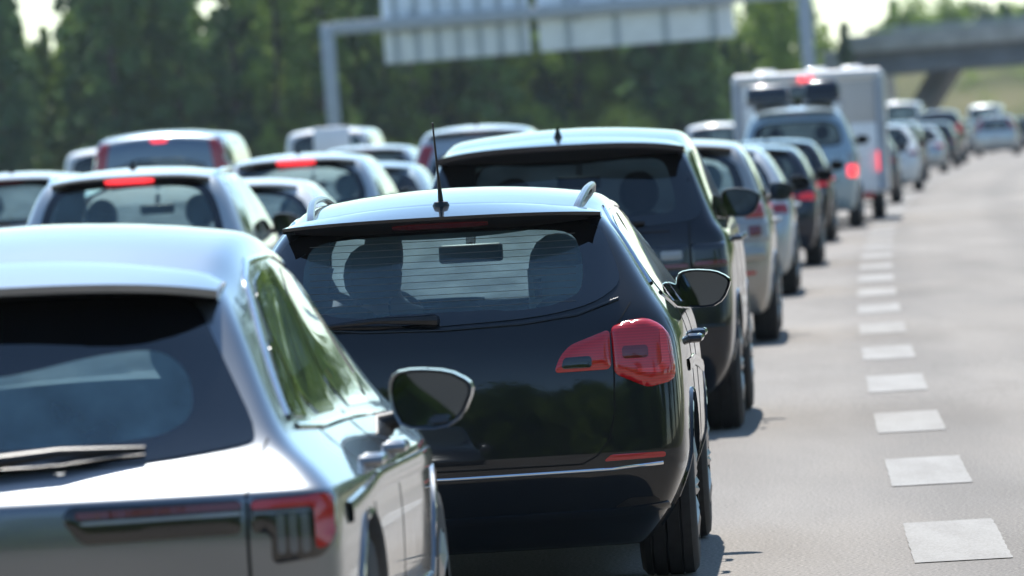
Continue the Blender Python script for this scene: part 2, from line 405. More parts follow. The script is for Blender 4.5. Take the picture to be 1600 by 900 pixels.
# ------------------------------------------------------------------ car body
def make_body(sp):
    L, W, H = sp['L'], sp['W'], sp['H']
    lev = sp['lev']                                     # (z, half width, rear y, front y) bottom -> cant rail
    zt = [l[0] for l in lev]; wt = [l[1] for l in lev]; yrt = [l[2] for l in lev]; yft = [l[3] for l in lev]
    ys = sp['ys']; roof = sp['roof']; K = len(lev)-1; n = len(ys)-1
    T = [-1, -.86, -.5, 0, .5, .86, 1]; J = 6
    ry = [q[0] for q in roof]; rz_ = [q[1] for q in roof]; py = [q[0] for q in sp['plan']]; pf = [q[1] for q in sp['plan']]
    cr = sp.get('crown', .045); curv = sp.get('curv', .07)
    def pos(i, j, k):
        Y = ys[i]; top = float(np.interp(Y, ry, rz_)); t = T[j]
        z = top if k == K else zt[k] + sp.get('beltslope', 0)*(min(Y, L*.7)/L)*(-1 if k >= 3 else 0)
        z = min(z, top - .035*(K-k))
        wd = float(np.interp(z, zt, wt))*float(np.interp(Y, py, pf))
        yr = float(np.interp(z, zt, yrt)); yf = float(np.interp(z, zt, yft))
        c = curv*(abs(t)**2.2)
        if i == 0: y = yr + c
        elif i == n: y = L - yf - c*2.2
        else:
            y = Y + (yr + c)*max(0, 1-Y/1.3); y = min(y, L-yf-c*2.2-.1*(n-i))
        x = t*wd
        if k == K: z = z + cr*(1-t*t)
        if k == 0: z = zt[0]
        return Vector((x, y, z))
    idx = {}; bm = bmesh.new()
    def V(i, j, k):
        if (i, j, k) not in idx: idx[(i, j, k)] = bm.verts.new(pos(i, j, k))
        return idx[(i, j, k)]
    def F(vs, mi):
        f = bm.faces.new(vs); f.material_index = mi; return f
    pk = sp.get('plastic_k', 1)
    for j in range(J):
        for k in range(K):
            F([V(0, j, k), V(0, j+1, k), V(0, j+1, k+1), V(0, j, k+1)], 1 if k < pk else 0)
            F([V(n, j, k), V(n, j, k+1), V(n, j+1, k+1), V(n, j+1, k)], 1 if k < pk else 0)
    for i in range(n):
        for k in range(K):
            F([V(i, 0, k), V(i, 0, k+1), V(i+1, 0, k+1), V(i+1, 0, k)], 1 if k < pk else 0)
            F([V(i, J, k), V(i+1, J, k), V(i+1, J, k+1), V(i, J, k+1)], 1 if k < pk else 0)
        for j in range(J):
            F([V(i, j, K), V(i, j+1, K), V(i+1, j+1, K), V(i+1, j, K)], 0)
            F([V(i, j, 0), V(i+1, j, 0), V(i+1, j+1, 0), V(i, j+1, 0)], 1)
    cl = bm.edges.layers.float.new('crease_edge')
    inv = {v: key for key, v in idx.items()}
    for e in bm.edges:
        a, b_ = inv[e.verts[0]], inv[e.verts[1]]
        for (kk, val) in sp.get('creases', {}).items():
            if a[2] == kk and b_[2] == kk and (a[1] in (0, J) and b_[1] == a[1] or (a[0] == 0 and b_[0] == 0)): e[cl] = val
        if a[0] == 0 and b_[0] == 0 and a[1] == b_[1] and a[1] in (0, J) and max(a[2], b_[2]) <= sp.get('cornerk', 99): e[cl] = sp.get('corner', .2)
        if a[2] == 0 and b_[2] == 0: e[cl] = max(e[cl], .4)
    me = bpy.data.meshes.new('body'); bm.to_mesh(me); bm.free()
    o = bpy.data.objects.new('body', me); COL.objects.link(o)
    md = o.modifiers.new('s', 'SUBSURF'); md.levels = md.render_levels = sp.get('sub', 2)
    # wheel housings
    cut = MB()
    for wy in sp['wheels']:
        for s in (-1, 1):
            rr = sp['wr']+.045; nn = 36
            x0, x1 = s*(W-.30), s*(W+.25)
            vs = [(x, wy+rr*math.cos(2*math.pi*q/nn), sp['wr']+rr*math.sin(2*math.pi*q/nn)) for x in (x0, x1) for q in range(nn)]
            fs = [(q, (q+1) % nn, nn+(q+1) % nn, nn+q) for q in range(nn)] + [tuple(range(nn)), tuple(range(2*nn-1, nn-1, -1))]
            cut.add(vs, fs)
    co = cut.build('cut', M['plastic'])
    md = o.modifiers.new('b', 'BOOLEAN'); md.operation = 'DIFFERENCE'; md.object = co; md.solver = 'EXACT'
    dg = bpy.context.evaluated_depsgraph_get()
    me2 = bpy.data.meshes.new_from_object(o.evaluated_get(dg)); 
    bpy.data.objects.remove(o); bpy.data.objects.remove(co)
    me2.name = 'body'
    return me2
def bvh_of(me):
    bm = bmesh.new(); bm.from_mesh(me); bv = BVHTree.FromBMesh(bm); bm.free(); return bv
def punch(me, holes):
    """open the window apertures: holes = [(polygon, theta, depth test)]"""
    bm = bmesh.new(); bm.from_mesh(me); dele = []
    for f in bm.faces:
        c = f.calc_center_median()
        for poly, th, both in holes:
            d, U = frame(th)
            if f.normal.dot(d) < -0.25 and inside((c.dot(U), c.z), poly): dele.append(f); break
            if both and f.normal.dot(-d) < -0.25 and abs(th-math.pi/2) < .01 and inside((c.dot(U), c.z), poly): dele.append(f); break
    bmesh.ops.delete(bm, geom=dele, context='FACES')
    finish_bm(bm, me, 40)
_wheel = {}
def wheel_meshes(rr, wd):
    key = (round(rr, 3), round(wd, 3))
    if key in _wheel: return _wheel[key]
    prof = [(-.5, .62), (-.5, .80), (-.48, .92), (-.40, .985), (-.30, 1.0), (-.29, .98), (-.26, .98), (-.25, 1.0), (-.06, 1.0), (-.05, .98), (-.02, .98), (0, 1.0),
            (.2, 1.0), (.21, .98), (.24, .98), (.25, 1.0), (.40, .985), (.48, .92), (.5, .80), (.5, .62)]
    n = 48; mb = MB(); vs = []
    for q in range(n):
        a = 2*math.pi*q/n
        for (x, rad) in prof: vs.append((x*wd, math.cos(a)*rad*rr, math.sin(a)*rad*rr))
    m_ = len(prof); fs = [(q*m_+k, q*m_+k+1, ((q+1) % n)*m_+k+1, ((q+1) % n)*m_+k) for q in range(n) for k in range(m_-1)]
    mb.add(vs, fs); t = mb.build('tyre', M['rubber']); tm = t.data; bpy.data.objects.remove(t)
    mb = MB(); vs = []
    pr = [(-.5, .64), (.40, .62), (.46, .66), (.44, .60), (.15, .58)]
    for q in range(n):
        a = 2*math.pi*q/n
        for (x, rad) in pr: vs.append((x*wd, math.cos(a)*rad*rr, math.sin(a)*rad*rr))
    m_ = len(pr); mb.add(vs, [(q*m_+k, q*m_+k+1, ((q+1) % n)*m_+k+1, ((q+1) % n)*m_+k) for q in range(n) for k in range(m_-1)])
    for k in range(5):
        a = 2*math.pi*k/5
        for da in (-.12, .12):
            c, s = math.cos(a+da), math.sin(a+da); c2, s2 = math.cos(a+da*.5), math.sin(a+da*.5)
            mb.tube([(.36*wd, c2*.08*rr, s2*.08*rr), (.44*wd, c*.4*rr, s*.4*rr), (.40*wd, c*.62*rr, s*.62*rr)], .035*rr*2, 6)
    mb.tube([(.30*wd, 0, 0), (.46*wd, 0, 0)], .14*rr, 16)
    mb.tube([(.02*wd, 0, 0), (.05*wd, 0, 0)], .45*rr, 24, 1)
    o = mb.build('wheel', [M['rim'], M['plastic']]); rm = o.data; bpy.data.objects.remove(o)
    _wheel[key] = (tm, rm); return _wheel[key]
def rbox(name, c, d, mat, parent, bev=.03, rx=0, taper=1):
    mb = MB(); mb.box(c, d, 0, 0, taper, rx); return mb.build(name, mat, parent, bevel=bev, smooth=50)
def wing_mirror(sp, root, bv, pmat, far):
    w0, h0 = sp.get('mirror', (.20, .15)); my = sp['my']; mz = sp['mz']
    for s in (1, -1):
        hit, nrm = cast(bv, my, mz-.05, math.pi/2) if s > 0 else (None, None)
        bx = sp['W']*.93 if hit is None else hit.x
        mb = MB(); cx = bx + sp.get('moff', .0) + w0/2
        # housing: rings from the glass rim forward to a rounded nose
        prof = [(-1, .5), (-.95, -.3), (-.72, -.92), (.25, -1.0), (.72, -.62), (1, .22), (.92, .52), (.45, .88), (-.35, 1.0), (-.85, .9)]
        prof = chaikin(prof, 1); rings = []
        for yy, sc in ((-.004, .93), (-.012, 1.0), (.03, 1.03), (.08, .93), (.12, .66), (.135, .25)):
            rings.append([(s*(cx + a*w0/2*sc), my+yy, mz + b_*h0/2*sc) for a, b_ in prof])
        n = len(prof); vs = [q for rg in rings for q in rg]
        fs = [(i*n+k, i*n+(k+1) % n, (i+1)*n+(k+1) % n, (i+1)*n+k) for i in range(5) for k in range(n)] + [tuple(range(5*n, 6*n))]
        mb.add(vs, fs)
        mb.tube([(s*(bx-.03), my+.05, mz-h0*.42), (s*(cx-w0*.42), my+.05, mz-h0*.30)], [.035, .026], 8, 1)
        hs = mb.build('wing_mirror', [pmat, M['plastic']], root, smooth=50)
        if not far:
            g = MB(); g.add([(s*(cx + a*w0/2*.9), my-.003+.012*0, mz + b_*h0/2*.9) for a, b_ in prof], [tuple(range(n))])
            g.add([(s*(cx + a*w0/2*.9), my+.004, mz + b_*h0/2*.9) for a, b_ in prof], [tuple(range(n))[::-1]])
            g.build('mirror_glass', M['mirror'], hs)
def build_car(sp, name, label, cat, x, y, rz=None, mat='white', group='vehicles queuing on the motorway', lit=(), glass='privacy'):
    far = sp.get('far', False)
    if rz is None: rz = -head(y+2)
    root = empty(name, (x, y, gz(y+2)), rz); tag(root, label, cat, group)
    slope = math.atan((gz(y+4.5)-gz(y))/4.5); root.rotation_euler = (slope, 0, rz)
    P = M[mat]; me = make_body(sp); bv = bvh_of(me); L, W, H = sp['L'], sp['W'], sp['H']
    g = .045 if not far else .10
    rw = sp['rwin']; mirx = lambda pl: pl + [(-a, b_) for a, b_ in reversed(pl)]
    outer, inner = mirx(rw['outer']), mirx(rw['inner'])
    holes = [(shrink(chaikin(outer, 2), .93), 0, False)]
    sw = sp['swin']
    for pl in sw: holes.append((shrink(pl, .90), math.pi/2, True))
    ws = sp.get('wscreen'); 
    if ws: holes.append((shrink(mirx(ws), .93), math.pi, False))
    gm = M[glass]
    panel('rear_window', bv, outer, 0, root, [M['frit'], gm], .004, g, 2, inner)
    if ws: panel('windscreen', bv, mirx(ws), math.pi, root, [M['frit'], M['screen']], .004, .09, 1, shrink(mirx(ws), .92))
    for pl in sw:
        panel('side_window', bv, pl, math.pi/2, root, [M['frit'], M['glass'] if sp.get('clearside') else M['privacy']], .003, g, 1, shrink(pl, .90), 1, mirror=True)
    if sp.get('chromewin'):
        for pl in [sp['chromewin']]: strip('window_trim', bv, pl, math.pi/2, root, M['chrome'], .022, .006, True, False, .05)
    far_ = 'black_estate' != sp.get('nm')
    for i, (pl, mk, th, bul, cyy) in enumerate(sp['lamps']):
        if mk == 'lamp': mk = 'redon' if 'tail' in lit else ('redglow' if 'dim' in lit else ('paleredlens' if far_ else 'red'))
        panel('tail_light', bv, pl, th, root, [M[mk]], .004, .018 if not far else .06, 2, bulge=bul, br=.040, mirror=True, cy=cyy, mx=.012)
    for nm, pl, mk, th, bul in sp.get('trims', []):
        panel(nm, bv, pl, th, root, [M[mk]], bul+.002, .025, 2, bulge=.003, br=.008, mirror=True, mx=.008)
    for pl, th, wd_, mir in sp.get('seams', []):
        strip('panel_gap', bv, pl, th, root, M['seam'], wd_, .0012, mir)
    for nm, pl, th, wd_, hh, mk, mir in sp.get('strips', []):
        strip(nm, bv, pl, th, root, M[mk] if mk != 'P' else P, wd_, hh, mir)
    punch(me, holes)
    me.materials.clear(); me.materials.append(P); me.materials.append(M['plastic'])
    # (boolean faces keep index 0/1)
    link('body', me, root)
    # wheel arch lips
    for wy in sp['wheels']:
        rr = sp['wr']+.045
        pts = [(wy+rr*math.cos(a), sp['wr']+rr*math.sin(a)) for a in np.linspace(R(-18), R(198), 28)]
        strip('wheel_arch', bv, pts, math.pi/2, root, M['plastic'] if sp.get('clad') else P, sp.get('archw', .03), .008, True, False, .05)
    tm, rm = wheel_meshes(sp['wr'], sp.get('tw', .22))
    for wy in sp['wheels']:
        for s in (-1, 1):
            wo = link('wheel', rm, root); wo.location = (s*(W-.005-sp.get('tw', .22)/2), wy, sp['wr'])
            if s < 0: wo.rotation_euler = (0, 0, math.pi)
            link('tyre', tm, wo)
    wing_mirror(sp, root, bv, P if sp.get('mirrorpaint') else M['plastic'], far)
    # spoiler over the rear window
    s_ = sp.get('spoiler')
    topbv = bv
    if s_:
        wx, root_y, lip_y, lip_z, thick, under_z, drop = s_['w'], s_['root'], s_['lip'], s_['z'], s_['t'], s_['uz'], s_['drop']
        N = 26; vs = []; fs = []; ms = []
        for i in range(N+1):
            t = -1+2*i/N; xx = t*wx; e = abs(t)**4; e2 = abs(t)**2.2
            h, nrm, _, _ = bv.ray_cast(Vector((xx, root_y, 3)), Vector((0, 0, -1)))
            zr = h.z if h else lip_z
            ly = lip_y + (root_y-.06-lip_y)*e*s_.get('tipin', .6); lz = lip_z - drop*e*.9 - drop*.35*t*t
            vs += [(xx, root_y, zr-.004), (xx, (root_y*.5+ly*.5), (zr+lz)/2+.010), (xx, ly, lz), (xx, ly+.004, lz-thick), (xx, ly+.03, lz-thick-.006), (xx, s_['uy'], (under_z - drop*.3*t*t)*(1-e2)+(lz-thick-.008)*e2), (xx, (s_['uy']+.12)*(1-e)+(root_y-.02)*e, (under_z-.02)*(1-e2)+(lz-thick-.01)*e2)]
        m_ = 7
        for i in range(N):
            for k in range(m_-1):
                fs.append((i*m_+k, i*m_+k+1, (i+1)*m_+k+1, (i+1)*m_+k)); ms.append(0 if k < 3 else 1)
        fs.append(tuple(range(m_))); ms.append(0); fs.append(tuple(range(N*m_, N*m_+m_))[::-1]); ms.append(0)
        mb = MB(); mb.add(vs, fs); mb.m = ms
        so = mb.build('spoiler', [P, M['plastic']], root, smooth=35)
        sbv = BVHTree.FromPolygons([Vector(v) for v in mb.v], mb.f)
        bl = s_.get('brake')
        if bl:
            bw, z0, z1 = bl; panel('high_brake_light', sbv, [(-bw, z0), (bw, z0), (bw, z1), (-bw, z1)], 0, so, [M['redon' if 'bar' in lit else 'darkred']], .004, .03, 1, bulge=.006, br=.01)
    if sp.get('demist'):
        for k in range(11):
            z = 1.075 + k*.025; strip('heating_wire', bv, [(-.50, z), (.50, z)], 0, root, M['heatwire'], .0022, .0046, d=.05, flat=True)
    if sp.get('wiper'):
        (x0, z0), (x1, z1) = sp['wiper']
        h0, _ = cast(bv, x0, z0, 0); h1, _ = cast(bv, x1, z1, 0)
        a = h0 + Vector((0, -.03, 0)); c = h1 + Vector((0, -.03, 0)); mid = a.lerp(c, .5)+Vector((0, -.015, .012))
        mb = MB(); mb.tube([a+Vector((0, .03, 0)), a, a.lerp(c, .12)+Vector((0, -.01, .004)), mid, c], [.022, .024, .018, .012, .006], 8)
        mb.tube([a.lerp(c, .18)+Vector((0, .022, -.018)), mid+Vector((0, .02, -.024)), c+Vector((0, .015, -.004))], [.007, .009, .006], 6)
        mb.build('rear_wiper', M['plastic'], root)
    for (wx_, y0, y1, mk) in sp.get('rails', []):
        for s in (1, -1):
            pts = []
            for q in np.linspace(0, 1, 18):
                yy = y0+(y1-y0)*q; h, nrm, _, _ = bv.ray_cast(Vector((s*(wx_+sp.get('railbow', .03)*math.sin(q*math.pi)), yy, 3)), Vector((0, 0, -1)))
                if h: pts.append(h + Vector((0, 0, .042*min(1, math.sin(q*math.pi)**.6*1.1) - .014)))
            MB().tube(pts, .012, 8, 0, 1.3).build('roof_rail', M[mk], root)
    an = sp.get('antenna')
    if an:
        h, nrm, _, _ = bv.ray_cast(Vector((an[1], an[2], 3)), Vector((0, 0, -1)))
        mb = MB()
        if an[0] == 'rod':
            mb.tube([h+Vector((0, 0, -.01)), h+Vector((0, 0, .018)), h+Vector((0, 0, .03)), h+Vector((0, 0, .034))], [.034, .032, .026, .012], 16)
            mb.tube([h+Vector((0, 0, .03)), h+Vector((-.003, -.01, .12)), h+Vector((-.004, -.014, .13)), h+Vector((-.012, -.05, .33))], [.011, .006, .0045, .0035], 8)
        else:
            vs = [h+Vector(q) for q in ((-.028, -.06, -.012), (.028, -.06, -.012), (.03, .06, -.012), (-.03, .06, -.012), (-.006, -.055, .062), (.006, -.055, .062), (.014, .04, .01), (-.014, .04, .01))]
            mb.add(vs, [(0, 1, 5, 4), (1, 2, 6, 5), (2, 3, 7, 6), (3, 0, 4, 7), (4, 5, 6, 7), (0, 3, 2, 1)])
        mb.build('roof_aerial', M['plastic'], root)
    for hy in sp.get('handles', []):
        hh, nrm = cast(bv, hy, sp['hz'], math.pi/2)
        for s in (1, -1):
            mb = MB(); mb.tube([(s*(hh.x-.01), hy-.10, sp['hz']), (s*(hh.x+.035), hy-.085, sp['hz']), (s*(hh.x+.042), hy, sp['hz']+.004), (s*(hh.x+.035), hy+.085, sp['hz']), (s*(hh.x-.01), hy+.10, sp['hz'])], .016, 8)
            mb.build('door_handle', M['chrome'] if sp.get('chromehandle') else P, root)
    if sp.get('plate'):
        pz, pw = sp['plate']; panel('number_plate', bv, [(-.26, pz-.055), (.26, pz-.055), (.26, pz+.055), (-.26, pz+.055)], 0, root, [M['plate']], .008, .08, 0)
    bl = sp.get('brakebar')
    if bl:
        bw, z0, z1 = bl; panel('high_brake_light', bv, [(-bw, z0), (bw, z0), (bw, z1), (-bw, z1)], 0, root, [M['redon' if 'bar' in lit else 'darkred']], .012, .04, 1, bulge=.006)
    # underbody
    mb = MB(); mb.box((0, L*.5, sp['lev'][0][0]+.01), (W*1.25, L*.7, .05)); 
    mb.tube([(-W*.8, sp['wheels'][0], sp['wr']-.04), (W*.8, sp['wheels'][0], sp['wr']-.04)], .05, 8)
    mb.box((-W*.25, .55, .24), (.55, .5, .14))
    mb.build('underbody', M['plastic'], root)
    # seats
    fy, rry, sz = sp['seats']
    for (sx, yy, nm) in [(-.37, fy, 'f'), (.37, fy, 'f')] + ([(-.42, rry, 'r'), (0, rry, 'r'), (.42, rry, 'r')]):
        wd_ = .48 if nm == 'f' else .42; top = sz if nm == 'f' else sz-.12
        mb = MB(); mb.box((sx, yy, top-.34), (wd_, .14, .62), 0, 0, .86, R(-10)); mb.box((sx, yy+.3, top-.58), (wd_, .5, .16))
        so = mb.build('seat', M['seatcloth'], root, bevel=.05, smooth=80, sub=1 if far else 2)
        if not far or nm == 'f':
            hw, hh_ = (.235, .22) if nm == 'f' else (.24, .12)
            mb = MB(); mb.box((sx, yy-.08, top+hh_/2+.02), (hw*1.3, .15, hh_*1.35), 0, 0, .84)
            for q in (-.06, .06): mb.tube([(sx+q, yy-.07, top-.06), (sx+q, yy-.08, top+.05)], .007, 6)
            mb.build('headrest', M['seatcloth'], so, smooth=80, sub=2)
    if not far:
        mb = MB(); mb.box((0, fy+.85, sz-.30), (W*1.5, .35, .22)); mb.build('dashboard', M['plastic'], root, bevel=.06)
        h, _, _, _ = bv.ray_cast(Vector((0, fy+.55, 3)), Vector((0, 0, -1)))
        mb = MB(); mb.box((0, fy+.45, h.z-.13), (.26, .03, .075)); mb.build('rear_view_mirror', M['plastic'], root, bevel=.02)
        bpy.context.view_layer.update()
        root.children[-1].name
        mb = MB(); mb.tube([(0, fy+.47, h.z-.10), (0, fy+.56, h.z-.03)], .02, 8); mb.build('mirror_stalk', M['plastic'], root)
        mb = MB()
        for k in range(25):
            a = 2*math.pi*k/24
            if k < 24:
                a2 = 2*math.pi*(k+1)/24
                mb.tube([(-.37+.185*math.cos(a), fy+.52, sz-.13+.185*math.sin(a)), (-.37+.185*math.cos(a2), fy+.52, sz-.13+.185*math.sin(a2))], .013, 6)
        mb.build('steering_wheel', M['plastic'], root)
    return root, bv
def shrink(pl, f):
    cx = sum(q[0] for q in pl)/len(pl); cz = sum(q[1] for q in pl)/len(pl)
    P = np.array(pl); d = (1-f)*(P.max(0)-P.min(0)).min()/2 + .008
    # inward offset by moving towards the centre by an absolute amount
    out = []
    for i in range(len(pl)):
        a, b_, c = P[i-1], P[i], P[(i+1) % len(pl)]
        e1 = (b_-a)/max(np.linalg.norm(b_-a), 1e-9); e2 = (c-b_)/max(np.linalg.norm(c-b_), 1e-9)
        n1 = np.array([-e1[1], e1[0]]); n2 = np.array([-e2[1], e2[0]]); nn = n1+n2; L = np.linalg.norm(nn)
        nn = nn/L if L > 1e-6 else n1
        k = d/max(.5, float(nn.dot(n1)))
        q = b_+nn*k
        if not inside(tuple(q), pl): q = b_-nn*k
        out.append((float(q[0]), float(q[1])))
    return out

# ------------------------------------------------------------------ the vehicle kinds
def generic(kind, L=4.4, W=.89, H=1.5, far=True, **kw):
    """levels and openings of a hatchback / estate / suv / mpv / van scaled from its height and width"""
    Z = lambda q: q*H
    shapes = dict(
        hatch=dict(yr=(.12, .03, 0, .05, .12, .22, .42, .62), wt=.66, rf=.42),
        suv=dict(yr=(.14, .03, 0, .03, .07, .14, .28, .40), wt=.72, rf=.30),
        mpv=dict(yr=(.12, .03, 0, .03, .06, .10, .20, .32), wt=.74, rf=.28),
        van=dict(yr=(.10, .03, 0, .01, .02, .03, .06, .10), wt=.86, rf=.12))
    s = shapes[kind]; yr = s['yr']; zz = (.14, .22, .38, .50, .60, .66, .82, .945)
    zz = tuple(Z(q) for q in zz)
    wf = (.90, .96, .99, 1.0, .985, .945, (.945+s['wt'])/2+.02, s['wt']+.0)
    yf = (.25, .05, .0, .05, .12, .2, .4, .5)
    lev = [(zz[k], W*wf[k], yr[k], yf[k]) for k in range(8)]
    hood = Z(.62) if kind != 'van' else Z(.58)
    rfr = L*(.52 if kind != 'van' else .66); cowl = L*(.74 if kind != 'van' else .80)
    roof = [(0, zz[7]-.03), (.45, zz[7]), (L*.3, zz[7]+.012), (rfr, zz[7]-.01), (cowl, hood), (L-.35, hood-.12), (L, hood-.22)]
    ys = [0, .30, .62, L*.21, L*.36, L*.48, rfr, (rfr+cowl)/2, cowl, L*.86, L-.3, L]
    wr = .33 if kind != 'suv' else .36
    zb, zt = zz[5]-.01, zz[7]-.03
    gt = W*(s['wt']-.10); gb = W*.80
    if kind == 'van': gt, gb = W*.74, W*.76
    sw_top = zz[7]-.035; ws = .50
    ybase = yr[5]
    sp = dict(L=L, W=W, H=H, lev=lev, ys=ys, roof=roof, plan=[(0, .965), (.8, 1), (L*.7, 1), (L, .90)], wheels=(.80, L*.80), wr=wr, tw=.21,
        far=far, sub=2, crown=H*.04, curv=.08 if kind != 'van' else .04, creases={5: .3, 3: .2}, corner=.15,
        rwin=dict(outer=[(0, zb), (gb*.6, zb+.005), (gb, zb+.06), (gt, zt)], inner=[(0, zb+.06), (gb*.55, zb+.065), (gb*.87, zb+.11), (gt*.9, zt-.05)]),
        swin=[[(L*.235+.05, zb+.03), (L*.40, zb+.03), (L*.40, sw_top), (L*.235+.12, sw_top)],
              [(L*.415, zb+.03), (L*.66, zb), (rfr+.12, sw_top-.03), (L*.415, sw_top)]],
        wscreen=[(0, hood+.02), (W*.72, hood+.03), (W*.60, zz[7]-.05)],
        my=L*.62, mz=zb+.07, mirror=(.21, .155), seats=(L*.47, L*.27, Z(.70)), plate=(Z(.42), .26),
        lamps=[], seams=[([(W*.64, Z(.35)), (W*.66, Z(.60))], 0, .012, True)],
        strips=[('rear_bumper_edge', [(-W*.78, Z(.345)), (W*.78, Z(.345))], 0, .03, .012, 'P', False)],
        handles=[L*.37, L*.57], hz=Z(.565), spoiler=None, antenna=('fin', 0, .75), wiper=((0, zb+.02), (-.38, zb+.06)))
    if kind in ('hatch', 'suv', 'mpv'):
        sp['lamps'] = [([(W*.72, Z(.535)), (W*.95, Z(.525)), (W*.95, Z(.585)), (W*.84, Z(.59)), (W*.72, Z(.57))], 'lamp', R(14), .012, 0)]
        sp['spoiler'] = dict(w=gt+.02, root=yr[7]+.12, lip=yr[7]-.10, z=zz[7]+.012, t=.018, uz=zz[7]-.055, uy=yr[7]-.01, drop=.03, brake=(.16, zz[7]-.045, zz[7]-.015))
        sp['quarter'] = True
        sp['swin'].insert(0, [(yr[5]+.30, zb+.06), (L*.225, zb+.035), (L*.225+.08, sw_top-.01), (yr[7]+.22, sw_top-.02)])
    if kind == 'van':
        sp['lamps'] = [([(W*.86, Z(.42)), (W*.985, Z(.42)), (W*.95, Z(.62)), (W*.90, Z(.62))], 'lamp', R(16), .012, 0)]
        sp['brakebar'] = (.10, Z(.915), Z(.94)); sp['wiper'] = None; sp['antenna'] = None
        sp['swin'] = [[(.4, zb+.05), (L*.36, zb+.05), (L*.36, sw_top), (.45, sw_top)], [(L*.38, zb+.05), (L*.58, zb+.05), (L*.58, sw_top), (L*.38, sw_top)], [(L*.60, zb+.02), (L*.78, zb), (rfr+.1, sw_top-.03), (L*.60, sw_top)]]
        sp['my'] = L*.76
    sp.update(kw)
    return sp
def van_lights(sp, z0=.60, z1=.93, gap=.10):
    W, H = sp['W'], sp['H']; l = sp['lev']
    wz = lambda z: float(np.interp(z, [q[0] for q in l], [q[1] for q in l]))
    a, b_ = z0*H, z1*H
    sp['lamps'] = [([(wz(a)-.20, a), (wz(a)+.03, a), (wz(b_)-.01, b_), (wz(b_)-.18, b_)], 'lamp', R(16), .012, 0)]
    g = W*.62; sp['rwin'] = dict(outer=[(0, a+.02), (wz(a)-.26, a+.02), (wz(b_)-.24, b_-gap)], inner=[(0, a+.07), (wz(a)-.31, a+.07), (wz(b_)-.29, b_-gap-.05)])
    return sp

